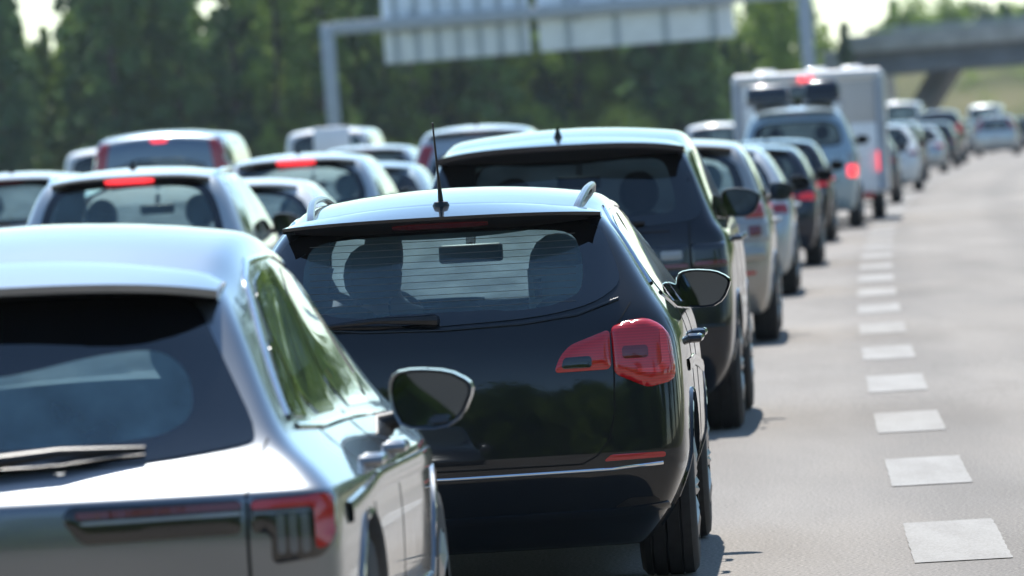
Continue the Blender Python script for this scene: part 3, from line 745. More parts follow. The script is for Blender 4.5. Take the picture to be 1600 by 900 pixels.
# 1. the black estate in focus
def black_estate():
    L, W, H = 4.60, .90, 1.52
    lev = [(.15, .72, .20, .3), (.27, .83, .06, .05), (.46, .90, .0, .0), (.60, .905, .005, .04), (.80, .90, .022, .1), (.97, .885, .062, .18), (1.08, .805, .14, .25), (1.25, .71, .29, .4), (1.43, .60, .43, .5)]
    lamps = [([(.405, .815), (.43, .875), (.47, .915), (.618, .965), (.618, .818)], 'red', 0, .010, 0),
             ([(.636, .972), (.70, .992), (.772, 1.0), (.825, .975), (.862, .93), (.872, .80), (.858, .762), (.76, .742), (.636, .80)], 'red', R(9), .017, 0)]
    return dict(L=L, W=W, H=H, lev=lev, ys=[0, .25, .52, .95, 1.5, 2.1, 2.7, 3.2, 3.55, 3.95, 4.35, 4.6],
        roof=[(0, 1.395), (.45, 1.425), (1.2, 1.462), (1.9, 1.468), (2.45, 1.45), (3.45, .98), (4.2, .86), (4.6, .72)], crown=.062, curv=.13,
        plan=[(0, .975), (.8, 1), (3.3, 1), (4.6, .90)], wheels=(.86, 3.50), wr=.33, tw=.225, sub=3, plastic_k=0, beltslope=.05,
        creases={6: .25, 2: .35}, corner=.0, clearside=False, archw=.02,
        rwin=dict(outer=[(0, 1.01), (.35, 1.022), (.56, 1.06), (.668, 1.13), (.645, 1.22), (.585, 1.37), (.3, 1.385), (0, 1.39)],
                  inner=[(0, 1.06), (.20, 1.06), (.24, 1.05), (.40, 1.06), (.50, 1.095), (.525, 1.14), (.525, 1.24), (.49, 1.335), (.3, 1.35), (0, 1.352)]),
        swin=[[(.72, 1.10), (1.18, 1.045), (1.18, 1.375), (.98, 1.385), (.70, 1.30)], [(1.21, 1.04), (1.98, 1.02), (1.98, 1.40), (1.21, 1.385)], [(2.02, 1.02), (3.0, .995), (2.55, 1.36), (2.02, 1.40)]],
        chromewin=[(.56, 1.12), (.72, 1.35), (.98, 1.412), (1.6, 1.425), (2.3, 1.405), (2.62, 1.37)],
        wscreen=[(0, 1.0), (.66, 1.02), (.58, 1.41), (0, 1.46)],
        lamps=lamps,
        trims=[('reverse_lamp', [(.432, .826), (.545, .826), (.545, .868), (.442, .866)], 'smoke', 0, .016), ('inner_lens', [(.668, .85), (.765, .85), (.765, .895), (.668, .895)], 'darkred', R(9), .021), ('light_guide', [(.812, .955), (.832, .94), (.838, .81), (.80, .792), (.72, .80), (.72, .815), (.79, .812), (.812, .83)], 'brightred', R(9), .021),
               ('reflector', [(.57, .478), (.80, .482), (.80, .502), (.60, .502)], 'red', 0, .006),
               ('bumper_vent', [(.60, .30), (.78, .31), (.76, .335), (.66, .335)], 'plastic', 0, .0)],
        seams=[([(.627, .95), (.628, .80), (.624, .66), (.60, .56), (.55, .50), (.50, .475)], 0, .007, True), ([(-.50, .472), (.50, .472)], 0, .008, False),
               ([(.627, .95), (.66, 1.0), (.70, 1.06)], 0, .006, True),
               ([(1.20, 1.02), (1.19, .60), (1.35, .30)], math.pi/2, .006, True), ([(2.0, 1.0), (2.0, .28)], math.pi/2, .006, True), ([(3.03, .98), (3.05, .5), (3.0, .28)], math.pi/2, .006, True),
               ([(.84, .50), (.70, .46), (.52, .42)], math.pi/2, .006, True)],
        strips=[('chrome_strip', [(-.79, .462), (-.6, .448), (0, .443), (.6, .448), (.79, .462)], 0, .014, .008, 'chrome', False),
                ('tailgate_lip', [(-.655, 1.075), (-.50, 1.025), (-.3, 1.004), (0, .996), (.3, 1.004), (.50, 1.025), (.655, 1.075)], 0, .010, .006, 'P', False),
                ('window_sill_trim', [(.74, 1.08), (1.2, 1.02), (2.0, .998), (3.0, .975)], math.pi/2, .016, .006, 'chrome', True),
                ('flank_crease', [(.75, .80), (1.5, .80), (2.4, .76), (3.2, .72)], math.pi/2, .05, .006, 'P', True),
                ('bumper_crease', [(-.80, .30), (-.6, .285), (0, .28), (.6, .285), (.80, .30)], 0, .03, .008, 'P', False)],
        my=2.72, mz=1.05, moff=-.035, mirror=(.222, .158), seats=(2.12, 1.22, 1.06), handles=[1.36, 2.20], hz=.885, mirrorpaint=True,
        spoiler=dict(w=.60, root=.62, lip=.235, z=1.418, t=.012, uz=1.352, uy=.40, drop=.012, tipin=.55, brake=(.18, 1.377, 1.394)),
        nm='black_estate', demist=True, antenna=('rod', 0, .46), wiper=((-.03, 1.035), (-.46, 1.03)), rails=[(.50, .50, 2.4, 'railgrey')], railbow=.035)
# 2. the silver grey crossover, close and out of focus on the left
def silver_car():
    L, W, H = 4.55, .93, 1.50
    lev = [(.18, .78, .18, .3), (.30, .90, .05, .05), (.45, .925, .02, .0), (.60, .93, .02, .03), (.72, .93, .0, .1), (.83, .915, .02, .18), (.89, .86, .11, .25), (.95, .78, .20, .3), (1.16, .685, .42, .4), (1.37, .60, .62, .5)]
    return dict(L=L, W=W, H=H, lev=lev, ys=[0, .25, .55, .95, 1.5, 2.1, 2.6, 3.1, 3.45, 3.9, 4.3, 4.55],
        roof=[(0, 1.33), (.65, 1.39), (1.3, 1.455), (2.0, 1.475), (2.4, 1.44), (3.4, .98), (4.2, .86), (4.55, .74)], crown=.062, curv=.11,
        plan=[(0, .97), (.8, 1), (3.2, 1), (4.55, .90)], wheels=(.86, 3.50), wr=.345, tw=.235, sub=3, plastic_k=1, beltslope=0,
        creases={5: .75, 7: .2}, corner=.25, clad=False, archw=.03,
        rwin=dict(outer=[(0, .905), (.40, .915), (.655, .945), (.70, .965), (.60, 1.16), (.515, 1.335), (.3, 1.35), (0, 1.35)],
                  inner=[(0, .965), (.44, .970), (.535, 1.02), (.52, 1.13), (.44, 1.195), (.28, 1.185), (.1, 1.15), (0, 1.14)]),  # inner zone outlines the painted pale reflection
        swin=[[(.66, 1.00), (1.05, .985), (1.05, 1.24)], [(1.09, .985), (1.92, .975), (1.92, 1.375), (1.30, 1.36), (1.09, 1.28)], [(1.96, .975), (2.98, .955), (2.50, 1.32), (1.96, 1.375)]],
        chromewin=[(.62, 1.0), (.86, 1.18), (1.10, 1.345), (1.30, 1.395), (1.95, 1.405), (2.50, 1.36), (2.9, 1.05)],
        wscreen=[(0, .98), (.68, .99), (.58, 1.38), (0, 1.44)],
        lamps=[([(.22, .795), (.27, .73), (.665, .735), (.668, .82), (.24, .825)], 'smoke', 0, .008, 0),
               ([(.690, .735), (.738, .735), (.738, .655), (.865, .668), (.91, .72), (.915, .83), (.690, .82)], 'smoke', R(10), .012, 0)],
        trims=[('light_bar', [(.26, .790), (.665, .795), (.665, .812), (.255, .808)], 'darkred', 0, .014),
               ('light_bar', [(.692, .812), (.885, .818), (.885, .715), (.868, .692), (.845, .690), (.845, .792), (.692, .790)], 'redglow' if False else 'red', R(10), .019),
               ('clear_lens', [(.27, .776), (.665, .780), (.665, .788), (.265, .784)], 'clear', 0, .014),
               ('clear_lens', [(.752, .682), (.772, .682), (.772, .776), (.752, .776)], 'dimclear', R(10), .016), ('clear_lens', [(.782, .682), (.802, .682), (.802, .776), (.782, .776)], 'dimclear', R(10), .016), ('clear_lens', [(.812, .682), (.832, .682), (.832, .776), (.812, .776)], 'dimclear', R(10), .016), ('clear_lens', [(.692, .778), (.840, .779), (.840, .786), (.692, .785)], 'dimclear', R(10), .017)],
        seams=[([(.679, .83), (.679, .60), (.60, .50)], 0, .010, True), ([(.679, .83), (.70, .90), (.72, .96)], 0, .006, True),
               ([(1.07, .97), (1.05, .65), (1.25, .32)], math.pi/2, .006, True), ([(1.94, .97), (1.94, .32)], math.pi/2, .006, True), ([(3.0, .94), (3.0, .32)], math.pi/2, .006, True)],
        strips=[('window_sill_trim', [(.66, .975), (1.2, .955), (2.0, .95), (3.0, .93)], math.pi/2, .016, .006, 'chrome', True),
                ('flank_crease', [(.4, .76), (1.3, .80), (2.2, .79), (3.3, .78)], math.pi/2, .06, .010, 'P', True),
                ('door_moulding', [(1.1, .42), (2.0, .40), (3.0, .42)], math.pi/2, .09, .012, 'P', True)],
        my=2.62, mz=.965, moff=.03, mirror=(.24, .175), seats=(2.10, 1.25, 1.04), handles=[1.26, 2.10], hz=.855, mirrorpaint=True,
        spoiler=dict(w=.585, root=.90, lip=.44, z=1.372, t=.02, uz=1.335, uy=.60, drop=.03, tipin=.4, brake=None),
        antenna=None, wiper=((0, .935), (.42, .955)), rails=[])
# 3. the dark suv beyond it
def dark_suv():
    L, W, H = 4.60, .95, 1.74
    lev = [(.22, .80, .16, .3), (.36, .92, .04, .05), (.58, .95, .0, .0), (.74, .95, .02, .03), (.95, .95, .05, .1), (1.12, .93, .07, .18), (1.20, .87, .11, .25), (1.40, .79, .22, .4), (1.655, .70, .34, .5)]
    return dict(L=L, W=W, H=H, lev=lev, ys=[0, .25, .52, .95, 1.5, 2.1, 2.6, 3.1, 3.45, 3.9, 4.3, 4.6],
        roof=[(0, 1.63), (.45, 1.665), (1.2, 1.71), (1.9, 1.715), (2.4, 1.68), (3.3, 1.16), (4.2, 1.06), (4.6, .9)], crown=.060, curv=.08,
        plan=[(0, .975), (.8, 1), (3.3, 1), (4.6, .92)], wheels=(.86, 3.55), wr=.365, tw=.25, sub=2, plastic_k=1, beltslope=0,
        creases={6: .35, 5: .2}, corner=.2, archw=.05, clad=False,
        rwin=dict(outer=[(0, 1.175), (.55, 1.185), (.80, 1.215), (.745, 1.42), (.68, 1.60), (.4, 1.62), (0, 1.62)],
                  inner=[(0, 1.24), (.55, 1.245), (.645, 1.27), (.62, 1.42), (.58, 1.56), (.4, 1.57), (0, 1.57)]),
        swin=[[(.50, 1.22), (1.06, 1.20), (1.06, 1.60), (.62, 1.585)], [(1.10, 1.20), (1.95, 1.19), (1.95, 1.61), (1.10, 1.605)], [(2.0, 1.19), (2.95, 1.17), (2.5, 1.55), (2.0, 1.61)]],
        wscreen=[(0, 1.18), (.70, 1.19), (.62, 1.62), (0, 1.68)],
        lamps=[([(.50, .93), (.70, .93), (.70, 1.075), (.50, 1.075)], 'smoke', 0, .010, 0), ([(.715, .93), (.93, .94), (.925, 1.08), (.715, 1.075)], 'smoke', R(12), .018, 0)],
        trims=[('light_ring', [(.52, .945), (.69, .945), (.69, .965), (.52, .965)], 'darkred', 0, .016), ('light_ring', [(.73, .95), (.90, .955), (.90, .975), (.73, .97)], 'darkred', R(12), .026),
               ('clear_lens', [(.54, .99), (.66, .99), (.66, 1.04), (.54, 1.04)], 'clear', 0, .013)],
        seams=[([(.707, 1.20), (.707, .66), (.62, .58)], 0, .010, True), ([(1.08, 1.19), (1.06, .7), (1.3, .36)], math.pi/2, .008, True), ([(1.98, 1.19), (1.98, .36)], math.pi/2, .008, True)],
        strips=[('tailgate_trim', [(-.60, 1.155), (.60, 1.155)], 0, .012, .008, 'P', False), ('tailgate_crease', [(-.86, .90), (.86, .90)], 0, .03, .015, 'P', False), ('bumper_crease', [(-.88, .60), (.88, .60)], 0, .04, .014, 'P', False)],
        my=2.66, mz=1.27, moff=-.03, mirror=(.235, .175), seats=(2.10, 1.25, 1.24), handles=[1.30, 2.12], hz=1.08, plate=(1.0, .26),
        spoiler=dict(w=.70, root=.62, lip=.10, z=1.672, t=.03, uz=1.575, uy=.30, drop=.035, tipin=.25, brake=None),
        antenna=('fin', -.02, .60), wiper=((.10, 1.20), (.46, 1.21)), rails=[])

# ------------------------------------------------------------------ the ground, the road and its markings
def sheet(name, x0f, x1f, ys, dz, mat, nx=1):
    vs = []; fs = []
    for y in ys:
        a, b_ = x0f(y), x1f(y)
        for k in range(nx+1): vs.append((a+(b_-a)*k/nx, y, gz(y)+dz))
    for i in range(len(ys)-1):
        for k in range(nx): fs.append((i*(nx+1)+k, i*(nx+1)+k+1, (i+1)*(nx+1)+k+1, (i+1)*(nx+1)+k))
    return MB().add(vs, fs).build(name, mat, None, smooth=0)
ys_g = sorted(set([-400, -60]+[i*5 for i in range(-12, 90)]+[500, 600, 800, 1200, 2500]))
g_ = sheet('ground', lambda y: -1500, lambda y: 1500, ys_g, -0.03, M['grass'], 8); g_['kind'] = 'structure'
def across(o, off0, off1, nx):
    at_ = o.data.attributes.new('across', 'FLOAT', 'POINT')
    for i in range(len(o.data.vertices)): at_.data[i].value = off0+(off1-off0)*(i % (nx+1))/nx
ys_r = [i*4-60 for i in range(0, 150)]
rd = sheet('road', lambda y: xd(y)-13.2, lambda y: xd(y)+7.2, ys_r, 0, M['asphalt'], 4); rd['kind'] = 'structure'; across(rd, -13.2, 7.2, 4)
def markings(name, off, width, d0, dash, period, y1, y0=-50):
    mb = MB(); y = d0; rj = random.Random(9)
    while y > y0+period: y -= period
    while y < y1:
        n = max(3, int(dash/.12)) if 20 < y < 80 and dash < 5 else 3
        pts = [y+dash*k/n for k in range(n+1)]; vs = []
        jag = .0035 if n > 3 else 0
        for q in pts: vs += [(xd(q)+off-width/2+rj.uniform(-jag, jag), q+rj.uniform(-jag, jag), gz(q)+.004), (xd(q)+off+width/2+rj.uniform(-jag, jag), q+rj.uniform(-jag, jag), gz(q)+.004)]
        mb.add(vs, [(2*k, 2*k+1, 2*k+3, 2*k+2) for k in range(n)]); y += period*math.cos(head(y))
    o = mb.build(name, M['roadpaint'], None, smooth=0); o['kind'] = 'structure'
markings('road_marking', 0, .375, 29.15, 3.0, 6.4, 520)
markings('road_marking', -3.75, .15, 12, 3.0, 13, 520)
markings('road_marking', -7.4, .15, 12, 3.0, 13, 520)
markings('road_marking', 4.2, .225, -50, 20, 20, 520)

# ------------------------------------------------------------------ the queue
G_R = 'cars queuing in the lane beside the broken line'; G_L = 'cars queuing in the left lanes'
bk, bk_bv = build_car(black_estate(), 'estate_car', 'glossy black estate car with unlit red lamps and a rod aerial on its roof', 'car', -.27, 28.5, -R(2.5), 'black', G_R, glass='glass')
sc_, _ = build_car(silver_car(), 'hatchback_car', 'silver grey hatchback close by at the left with a slim dark wraparound lamp', 'car', -1.37, 19.0, -R(3.3), 'silver', G_R, glass='paleglass')
build_car(dark_suv(), 'suv_car', 'tall dark blue black suv directly ahead of the black estate car', 'suv', .30, 43.1, -R(3.0), 'suvblack', G_R, glass='darkglass')

# champagne mpv
sp = generic('mpv', 4.5, .90, 1.66, far=False)
H = sp['H']; W = sp['W']
sp['lamps'] = [([(.68, .985), (.85, .985), (.84, 1.10), (.71, 1.10)], 'lamp', R(12), .02, 0), ([(.60, .80), (.88, .80), (.87, .965), (.62, .972)], 'clear', R(12), .016, 0)]
sp['trims'] = [('reflector', [(.50, .54), (.74, .545), (.74, .57), (.50, .565)], 'red', 0, .008), ('lamp_core', [(.70, .84), (.80, .84), (.80, .92), (.70, .92)], 'darkred', R(12), .024)]
sp['strips'] = [('bumper_step', [(-.8, .70), (.8, .70)], 0, .10, .045, 'P', False)]
build_car(sp, 'mpv_car', 'champagne coloured mpv with a bumper reflector, ahead of the dark suv', 'car', 1.17, 60.0, None, 'champagne', G_R, glass='glass')
build_car(generic('hatch', 4.3, .88, 1.55), 'hatchback_car', 'light silver hatchback with a bright side, hidden mostly by the champagne mpv', 'car', 1.93, 75.4, None, 'pearl', G_R)
build_car(generic('suv', 4.4, .90, 1.48), 'suv_car', 'black compact suv with a small red lamp lit, two cars ahead of the champagne mpv', 'car', 2.75, 89.8, None, 'navy', G_R, ('dim',))
build_car(generic('suv', 4.4, .90, 1.50), 'suv_car', 'black suv with its brake lamp lit, behind the silver off-roader', 'car', 3.62, 106.5, None, 'black', G_R, ('dim',))
sp = generic('suv', 4.7, .95, 1.97)
W, H = sp['W'], sp['H']
sp['lamps'] = [([(.76, 1.00), (.93, 1.00), (.91, 1.18), (.78, 1.18)], 'clear', R(12), .014, 0), ([(.76, .80), (.94, .80), (.94, .985), (.76, .985)], 'lamp', R(12), .018, 0)]
sp['rwin'] = dict(outer=[(0, 1.29), (.62, 1.29), (.72, 1.33), (.64, 1.70), (0, 1.72)], inner=[(0, 1.33), (.58, 1.33), (.67, 1.37), (.60, 1.66), (0, 1.68)])
paj, paj_bv = build_car(sp, 'off_road_car', 'silver blue off-roader with a lit red lamp and roof boxes, behind the white caravan', 'suv', 4.55, 119.5, None, 'paleblue', G_R, ('tail',))
def roof_box(label, x, y, z, w_, l_, h_, mat, rz):
    mb = MB(); mb.box((0, 0, h_/2+.04), (w_, l_, h_), 0, 0, .9)
    root = empty('roof_box', (x, y, z), rz); tag(root, label, 'roof box', 'roof boxes on the off-roader')
    mb.build('box_shell', mat, root, bevel=.07, smooth=50)
    for yy in (-l_*.3, l_*.3): MB().box((0, yy, .02), (w_*1.1, .05, .05)).build('rack_bar', M['steel'], root, bevel=.01)
    MB().box((0, -l_/2-.0, h_*.45+.04), (w_*.9, .03, .02)).build('lid_gap', M['seam'], root)
rzp = -head(121)
roof_box('dark grey box on the left half of the off-roader roof', 4.22, 121.6, gz(121)+1.98, .70, 1.7, .28, M['gunmetal'], rzp)
roof_box('black box on the right half of the off-roader roof', 5.08, 121.6, gz(121)+1.98, .58, 1.8, .32, M['navy'], rzp)

# the caravan
def caravan(x, y, rz):
    root = empty('caravan', (x, y, gz(y)), rz); tag(root, 'tall white caravan with a grey upper band and lit red lamps, ahead of the off-roader', 'caravan', G_R)
    Wc, Hc, Lc = 2.5, 2.50, 5.6
    mb = MB(); mb.box((0, Lc/2, .45+(Hc-.45)/2), (Wc, Lc, Hc-.45)); mb.build('body', M['caravan'], root, bevel=.06, smooth=40)
    for s in (-1, 1):
        mb = MB(); mb.tube([(s*(Wc/2-.07), -.03, .5), (s*(Wc/2-.07), -.03, Hc-.1)], .075, 8); mb.build('corner_trim', M['steel'], root)
    mb = MB(); mb.tube([(-Wc/2+.05, -.03, Hc-.05), (Wc/2-.05, -.03, Hc-.05)], .085, 10); mb.build('top_trim', M['white'], root)
    mb = MB(); mb.box((Wc*.36-.06, -.008, 1.98), (.62, .02, .72)); mb.build('upper_door', M['caravanband'], root, bevel=.008)
    mb = MB(); mb.box((Wc*.36-.06, -.008, 1.08), (.62, .02, 1.10)); mb.build('lower_door', M['caravan'], root, bevel=.008)
    mb = MB(); mb.box((-.25, -.008, 1.98), (1.3, .02, .66)); mb.build('rear_window', M['frit'], root, bevel=.02)
    for s in (-1, 1):
        mb = MB(); mb.box((s*1.15, -.05, .98), (.11, .05, .34)); mb.build('tail_light', M['redon'], root, bevel=.02)
        mb = MB(); mb.box((s*.9, -.03, .42), (.22, .05, .10)); mb.build('fog_light', M['red'], root, bevel=.01)
    mb = MB(); mb.box((-.02, -.12, Hc-.10), (.26, .05, .08)); mb.build('high_brake_light', M['redon'], root, bevel=.01)
    for (cx, cy) in ((-.7, .5), (.15, .9), (.75, .5)):
        mb = MB(); mb.box((cx, cy, Hc+.04), (.42, .5, .10), 0, 0, .8); mb.build('roof_vent', M['white'], root, bevel=.03)
    mb = MB(); mb.box((0, .1, .42), (2.3, .14, .14)); mb.box((0, Lc/2, .40), (1.6, Lc*.8, .08)); mb.build('chassis', M['plastic'], root)
    tm, rm = wheel_meshes(.36, .22)
    for s in (-1, 1):
        for wy in (2.3, 3.1):
            wo = link('wheel', rm, root); wo.location = (s*1.05, wy, .36); wo.rotation_euler = (0, 0, 0 if s > 0 else math.pi); link('tyre', tm, wo)
    mb = MB(); mb.tube([(.0, Lc, .45), (0, Lc+1.2, .45)], .05, 8); mb.build('drawbar', M['plastic'], root)
caravan(5.08, 127.5, -head(130))

build_car(generic('hatch', 4.2, .88, 1.52), 'hatchback_car', 'grey hatchback just ahead of the caravan, seen as a thin slice at its right', 'car', 6.8, 150, None, 'gunmetal', G_R)
build_car(generic('hatch', 4.2, .88, 1.55), 'hatchback_car', 'white hatchback with a dull red lamp, first whole car to the right of the caravan', 'car', 8.42, 172.0, None, 'white', G_R)
build_car(generic('suv', 4.4, .90, 1.62), 'suv_car', 'black car half hidden to the right of the white hatchback', 'car', 10.1, 201, None, 'black', G_R)
build_car(generic('hatch', 4.3, .89, 1.48), 'hatchback_car', 'white car with a small red lamp between a black car and a tall dark van', 'car', 12.4, 232, None, 'pearl', G_R, ('dim',))
build_car(generic('suv', 4.3, .90, 1.60), 'suv_car', 'dark compact car squeezed in front of the tall dark van', 'car', 14.3, 258, None, 'gunmetal', G_R)
sp = van_lights(generic('mpv', 4.8, .95, 2.05), .50, .72)
build_car(sp, 'van', 'tall dark van with an upright red lamp, left of the silver people carrier', 'van', 16.1, 285, None, 'gunmetal', G_R, ('dim',))
sp = van_lights(generic('mpv', 4.7, .95, 1.80), .62, .90)
build_car(sp, 'people_carrier', 'silver people carrier far off where the queue bends right', 'car', 21.3, 333, None, 'pearl', G_R)
build_car(generic('mpv', 4.5, .92, 1.70), 'mpv_car', 'dark blue car at the right edge ahead of the silver people carrier', 'car', 25.6, 376, None, 'navy', G_R)
build_car(generic('hatch', 4.4, .92, 1.55), 'hatchback_car', 'white car farthest off at the right edge, only its roof showing', 'car', 27.8, 405, None, 'white', G_R)

# left lanes
sp = generic('suv', 4.45, .90, 1.68, far=False); W, H = sp['W'], sp['H']
sp['rwin'] = dict(outer=[(0, 1.05), (.50, 1.055), (.70, 1.09), (.62, 1.42), (.5, 1.55), (0, 1.57)], inner=[(0, 1.12), (.50, 1.125), (.63, 1.15), (.56, 1.40), (.46, 1.50), (0, 1.52)])
sp['spoiler']['brake'] = (.18, 1.545, 1.575)
sp['lamps'] = [([(.52, 1.0), (.86, 1.0), (.90, 1.10), (.62, 1.08)], 'lamp', R(14), .016, 0)]
sp['rails'] = [(.60, .55, 2.4, 'chrome')]; sp['wiper'] = ((.12, 1.06), (-.22, 1.09))
build_car(sp, 'suv_car', 'white suv with its high brake lamp lit, in the next lane beyond the silver hatchback', 'suv', -2.75, 55.5, None, 'pearl', G_L, ('bar', 'tail'), glass='glass')
build_car(generic('hatch', 4.0, .86, 1.52), 'hatchback_car', 'small white hatchback squeezed in view between two lighter cars with lit brake bars', 'car', -2.28, 63.8, None, 'white', G_L, glass='glass')
sp = generic('suv', 4.4, .90, 1.70, far=False); sp['spoiler']['brake'] = (.19, 1.565, 1.605)
build_car(sp, 'suv_car', 'pale silver suv with a wide lit brake bar, left of the black estate car', 'suv', -2.05, 74.5, None, 'pearl', G_L, ('bar',), glass='glass')
build_car(generic('hatch', 4.1, .86, 1.54), 'hatchback_car', 'pale blue hatchback whose dark rear window peeps over the black estate roof', 'car', -1.62, 86.5, None, 'paleblue', G_L)
sp = van_lights(generic('mpv', 4.7, .93, 1.92), .60, .86)
build_car(sp, 'people_carrier', 'white people carrier with an upright red lamp, left of the dark suv roof', 'car', -.38, 99, None, 'pearl', G_L)
build_car(generic('mpv', 4.5, .90, 1.66), 'mpv_car', 'white car at the left edge, cut by the frame', 'car', -5.15, 79, None, 'white', G_L, glass='glass')
sp = van_lights(generic('van', 4.9, .92, 2.06), .60, .92, .22)
build_car(sp, 'van', 'blue grey van with tall red pillar lamps and a small lit brake lamp', 'van', -4.25, 94.5, None, 'bluegrey', G_L, ('bar',))
sp = generic('van', 4.9, .95, 1.95)
build_car(sp, 'van', 'white van showing a narrow slice left of the blue grey van', 'van', -6.0, 119, None, 'white', G_L)
build_car(generic('mpv', 4.4, .90, 1.74), 'mpv_car', 'pale car roof far behind the pale silver suv', 'car', -2.15, 118, None, 'pearl', G_L)
sp = generic('van', 5.4, .92, 2.14)
vr, _ = build_car(sp, 'van', 'white van with a grey box on its back, below the left gantry post', 'van', -3.45, 150, None, 'white', G_L)
MB().box((.12, -.22, 1.82), (.68, .4, .56)).build('rear_box', M['signback'], vr, bevel=.02)
build_car(generic('van', 4.6, .92, 1.86), 'van', 'white roof just left of the caravan', 'van', 5.55, 200, None, 'white', G_L)
sp = generic('van', 6.0, 1.08, 2.62); 
build_car(sp, 'motorhome', 'high white motorhome with a glinting roof, far behind the right end of the caravan', 'motorhome', 17.0, 330, None, 'white', G_L)
build_car(generic('van', 5.0, .55, 2.95, wheels=(.8, 4.0)) if False else generic('van', 5.6, 1.0, 2.5), 'van', 'tall white van far off above the silver people carrier', 'van', 25.2, 402, None, 'pearl', G_L)
build_car(generic('suv', 4.5, .90, 1.68), 'suv_car', 'white car between the motorhome and the tall dark van', 'car', 16.0, 300, None, 'white', G_L)

build_car(generic('van', 4.9, .95, 2.0), 'van', 'pale van in the left lane behind the tall dark van', 'van', 19.6, 357, None, 'white', G_L)
build_car(generic('suv', 4.5, .92, 1.75), 'suv_car', 'blue grey suv in the left lane above the silver people carrier', 'suv', 22.2, 381, None, 'bluegrey', G_L)
build_car(generic('mpv', 4.5, .92, 1.75), 'mpv_car', 'white mpv of the far left lane near the right edge', 'car', 27.4, 428, None, 'white', G_L)
build_car(generic('hatch', 4.3, .90, 1.5), 'hatchback_car', 'small dark car wedged between the white hatchback and the black car', 'car', 9.0, 190, None, 'navy', G_R)
# ------------------------------------------------------------------ the driver of the black estate and the parcel beside them
def skin_chain(pts, edges, name, mat, parent, sub=2):
    me = bpy.data.meshes.new(name); me.from_pydata([q[0] for q in pts], edges, [])
    o = bpy.data.objects.new(name, me); COL.objects.link(o)
    sk = o.modifiers.new('skin', 'SKIN'); sk.use_smooth_shade = True
    ly = me.skin_vertices[0] if me.skin_vertices else None
    if ly is None:
        bm = bmesh.new(); bm.from_mesh(me); bm.verts.layers.skin.verify(); bm.to_mesh(me); bm.free(); ly = me.skin_vertices[0]
    for i, q in enumerate(pts):
        ly.data[i].radius = q[1] if isinstance(q[1], tuple) else (q[1], q[1]); ly.data[i].use_root = (i == 0)
    o.modifiers.new('sub', 'SUBSURF').levels = sub; o.modifiers['sub'].render_levels = sub
    dg = bpy.context.evaluated_depsgraph_get(); me2 = bpy.data.meshes.new_from_object(o.evaluated_get(dg)); bpy.data.objects.remove(o)
    for p_ in me2.polygons: p_.use_smooth = True
    me2.materials.clear(); me2.materials.append(mat); me2.name = name
    return link(name, me2, parent)
def driver(car, x, y, z):
    root = empty('person', (0, 0, 0)); bpy.context.view_layer.update()
    root.matrix_world = car.matrix_world @ Matrix.Translation((x, y, z))
    tag(root, 'driver with dark hair sitting behind the wheel of the black estate car', 'person')
    P = [((0, 0, 0), (.15, .11)), ((0, .0, .18), (.14, .10)), ((0, .0, .38), (.165, .10)), ((0, .01, .50), (.06, .055)), ((0, .03, .58), (.065, .075)), ((0, .03, .665), (.078, .092)), ((0, .025, .74), (.06, .07)),
         ((-.17, 0, .42), .055), ((-.25, .16, .25), .042), ((-.20, .40, .30), .030), ((-.18, .46, .33), (.035, .016)),
         ((.17, 0, .42), .055), ((.25, .16, .25), .042), ((.17, .40, .30), .030), ((.16, .46, .33), (.035, .016)),
         ((-.10, .12, -.03), .085), ((-.14, .50, .05), .06), ((-.14, .80, -.28), .045), ((-.14, .92, -.30), .035),
         ((.10, .12, -.03), .085), ((.14, .50, .05), .06), ((.14, .80, -.28), .045), ((.14, .92, -.30), .035)]
    E_ = [(0, 1), (1, 2), (2, 3), (3, 4), (4, 5), (5, 6), (2, 7), (7, 8), (8, 9), (9, 10), (2, 11), (11, 12), (12, 13), (13, 14), (0, 15), (15, 16), (16, 17), (17, 18), (0, 19), (19, 20), (20, 21), (21, 22)]
    for base, s in ((10, -1), (14, 1)):
        bx, by, bz = P[base][0]
        for k in range(4):
            fx = (k-1.5)*.019; n0 = len(P)
            P.append(((bx+fx, by+.045, bz+.018), .009)); P.append(((bx+fx, by+.07, bz+.0), .008)); P.append(((bx+fx, by+.062, bz-.022), .007))
            E_ += [(base, n0), (n0, n0+1), (n0+1, n0+2)]
        n0 = len(P); P.append(((bx-s*.04, by+.01, bz-.01), .010)); P.append(((bx-s*.045, by+.045, bz-.018), .008)); E_ += [(base, n0), (n0, n0+1)]
    skin_chain(P, E_, 'body', M['skin'], root)
    hr = [((0, .0, .58), (.07, .05)), ((0, -.015, .67), (.09, .075)), ((0, .02, .765), (.082, .09)), ((0, .07, .77), (.06, .03))]
    skin_chain(hr, [(0, 1), (1, 2), (2, 3)], 'hair', M['hair'], root)
    sh = [((0, 0, .0), (.165, .125)), ((0, 0, .18), (.155, .115)), ((0, 0, .39), (.185, .115)), ((-.18, 0, .42), .068), ((-.24, .12, .29), .055), ((.18, 0, .42), .068), ((.24, .12, .29), .055)]
    skin_chain(sh, [(0, 1), (1, 2), (2, 3), (3, 4), (2, 5), (5, 6)], 'shirt', M['shirt'], root)
    MB().tube([(0, .115, .645), (0, .145, .63)], [.012, .016], 8).build('nose', M['skin'], root, smooth=60)
driver(bk, -.335, 2.26, .575)
px = empty('parcel', (0, 0, 0)); bpy.context.view_layer.update(); px.matrix_world = bk.matrix_world @ Matrix.Translation((.37, 1.98, .99))
tag(px, 'pale card parcel resting against the front passenger seat inside the black estate car', 'box')
MB().box((0, 0, .09), (.24, .10, .21)).build('carton', M['card'], px, bevel=.012)
MB().box((-.08, -.052, .11), (.03, .004, .08)).build('printed_strip', M['navy'], px)

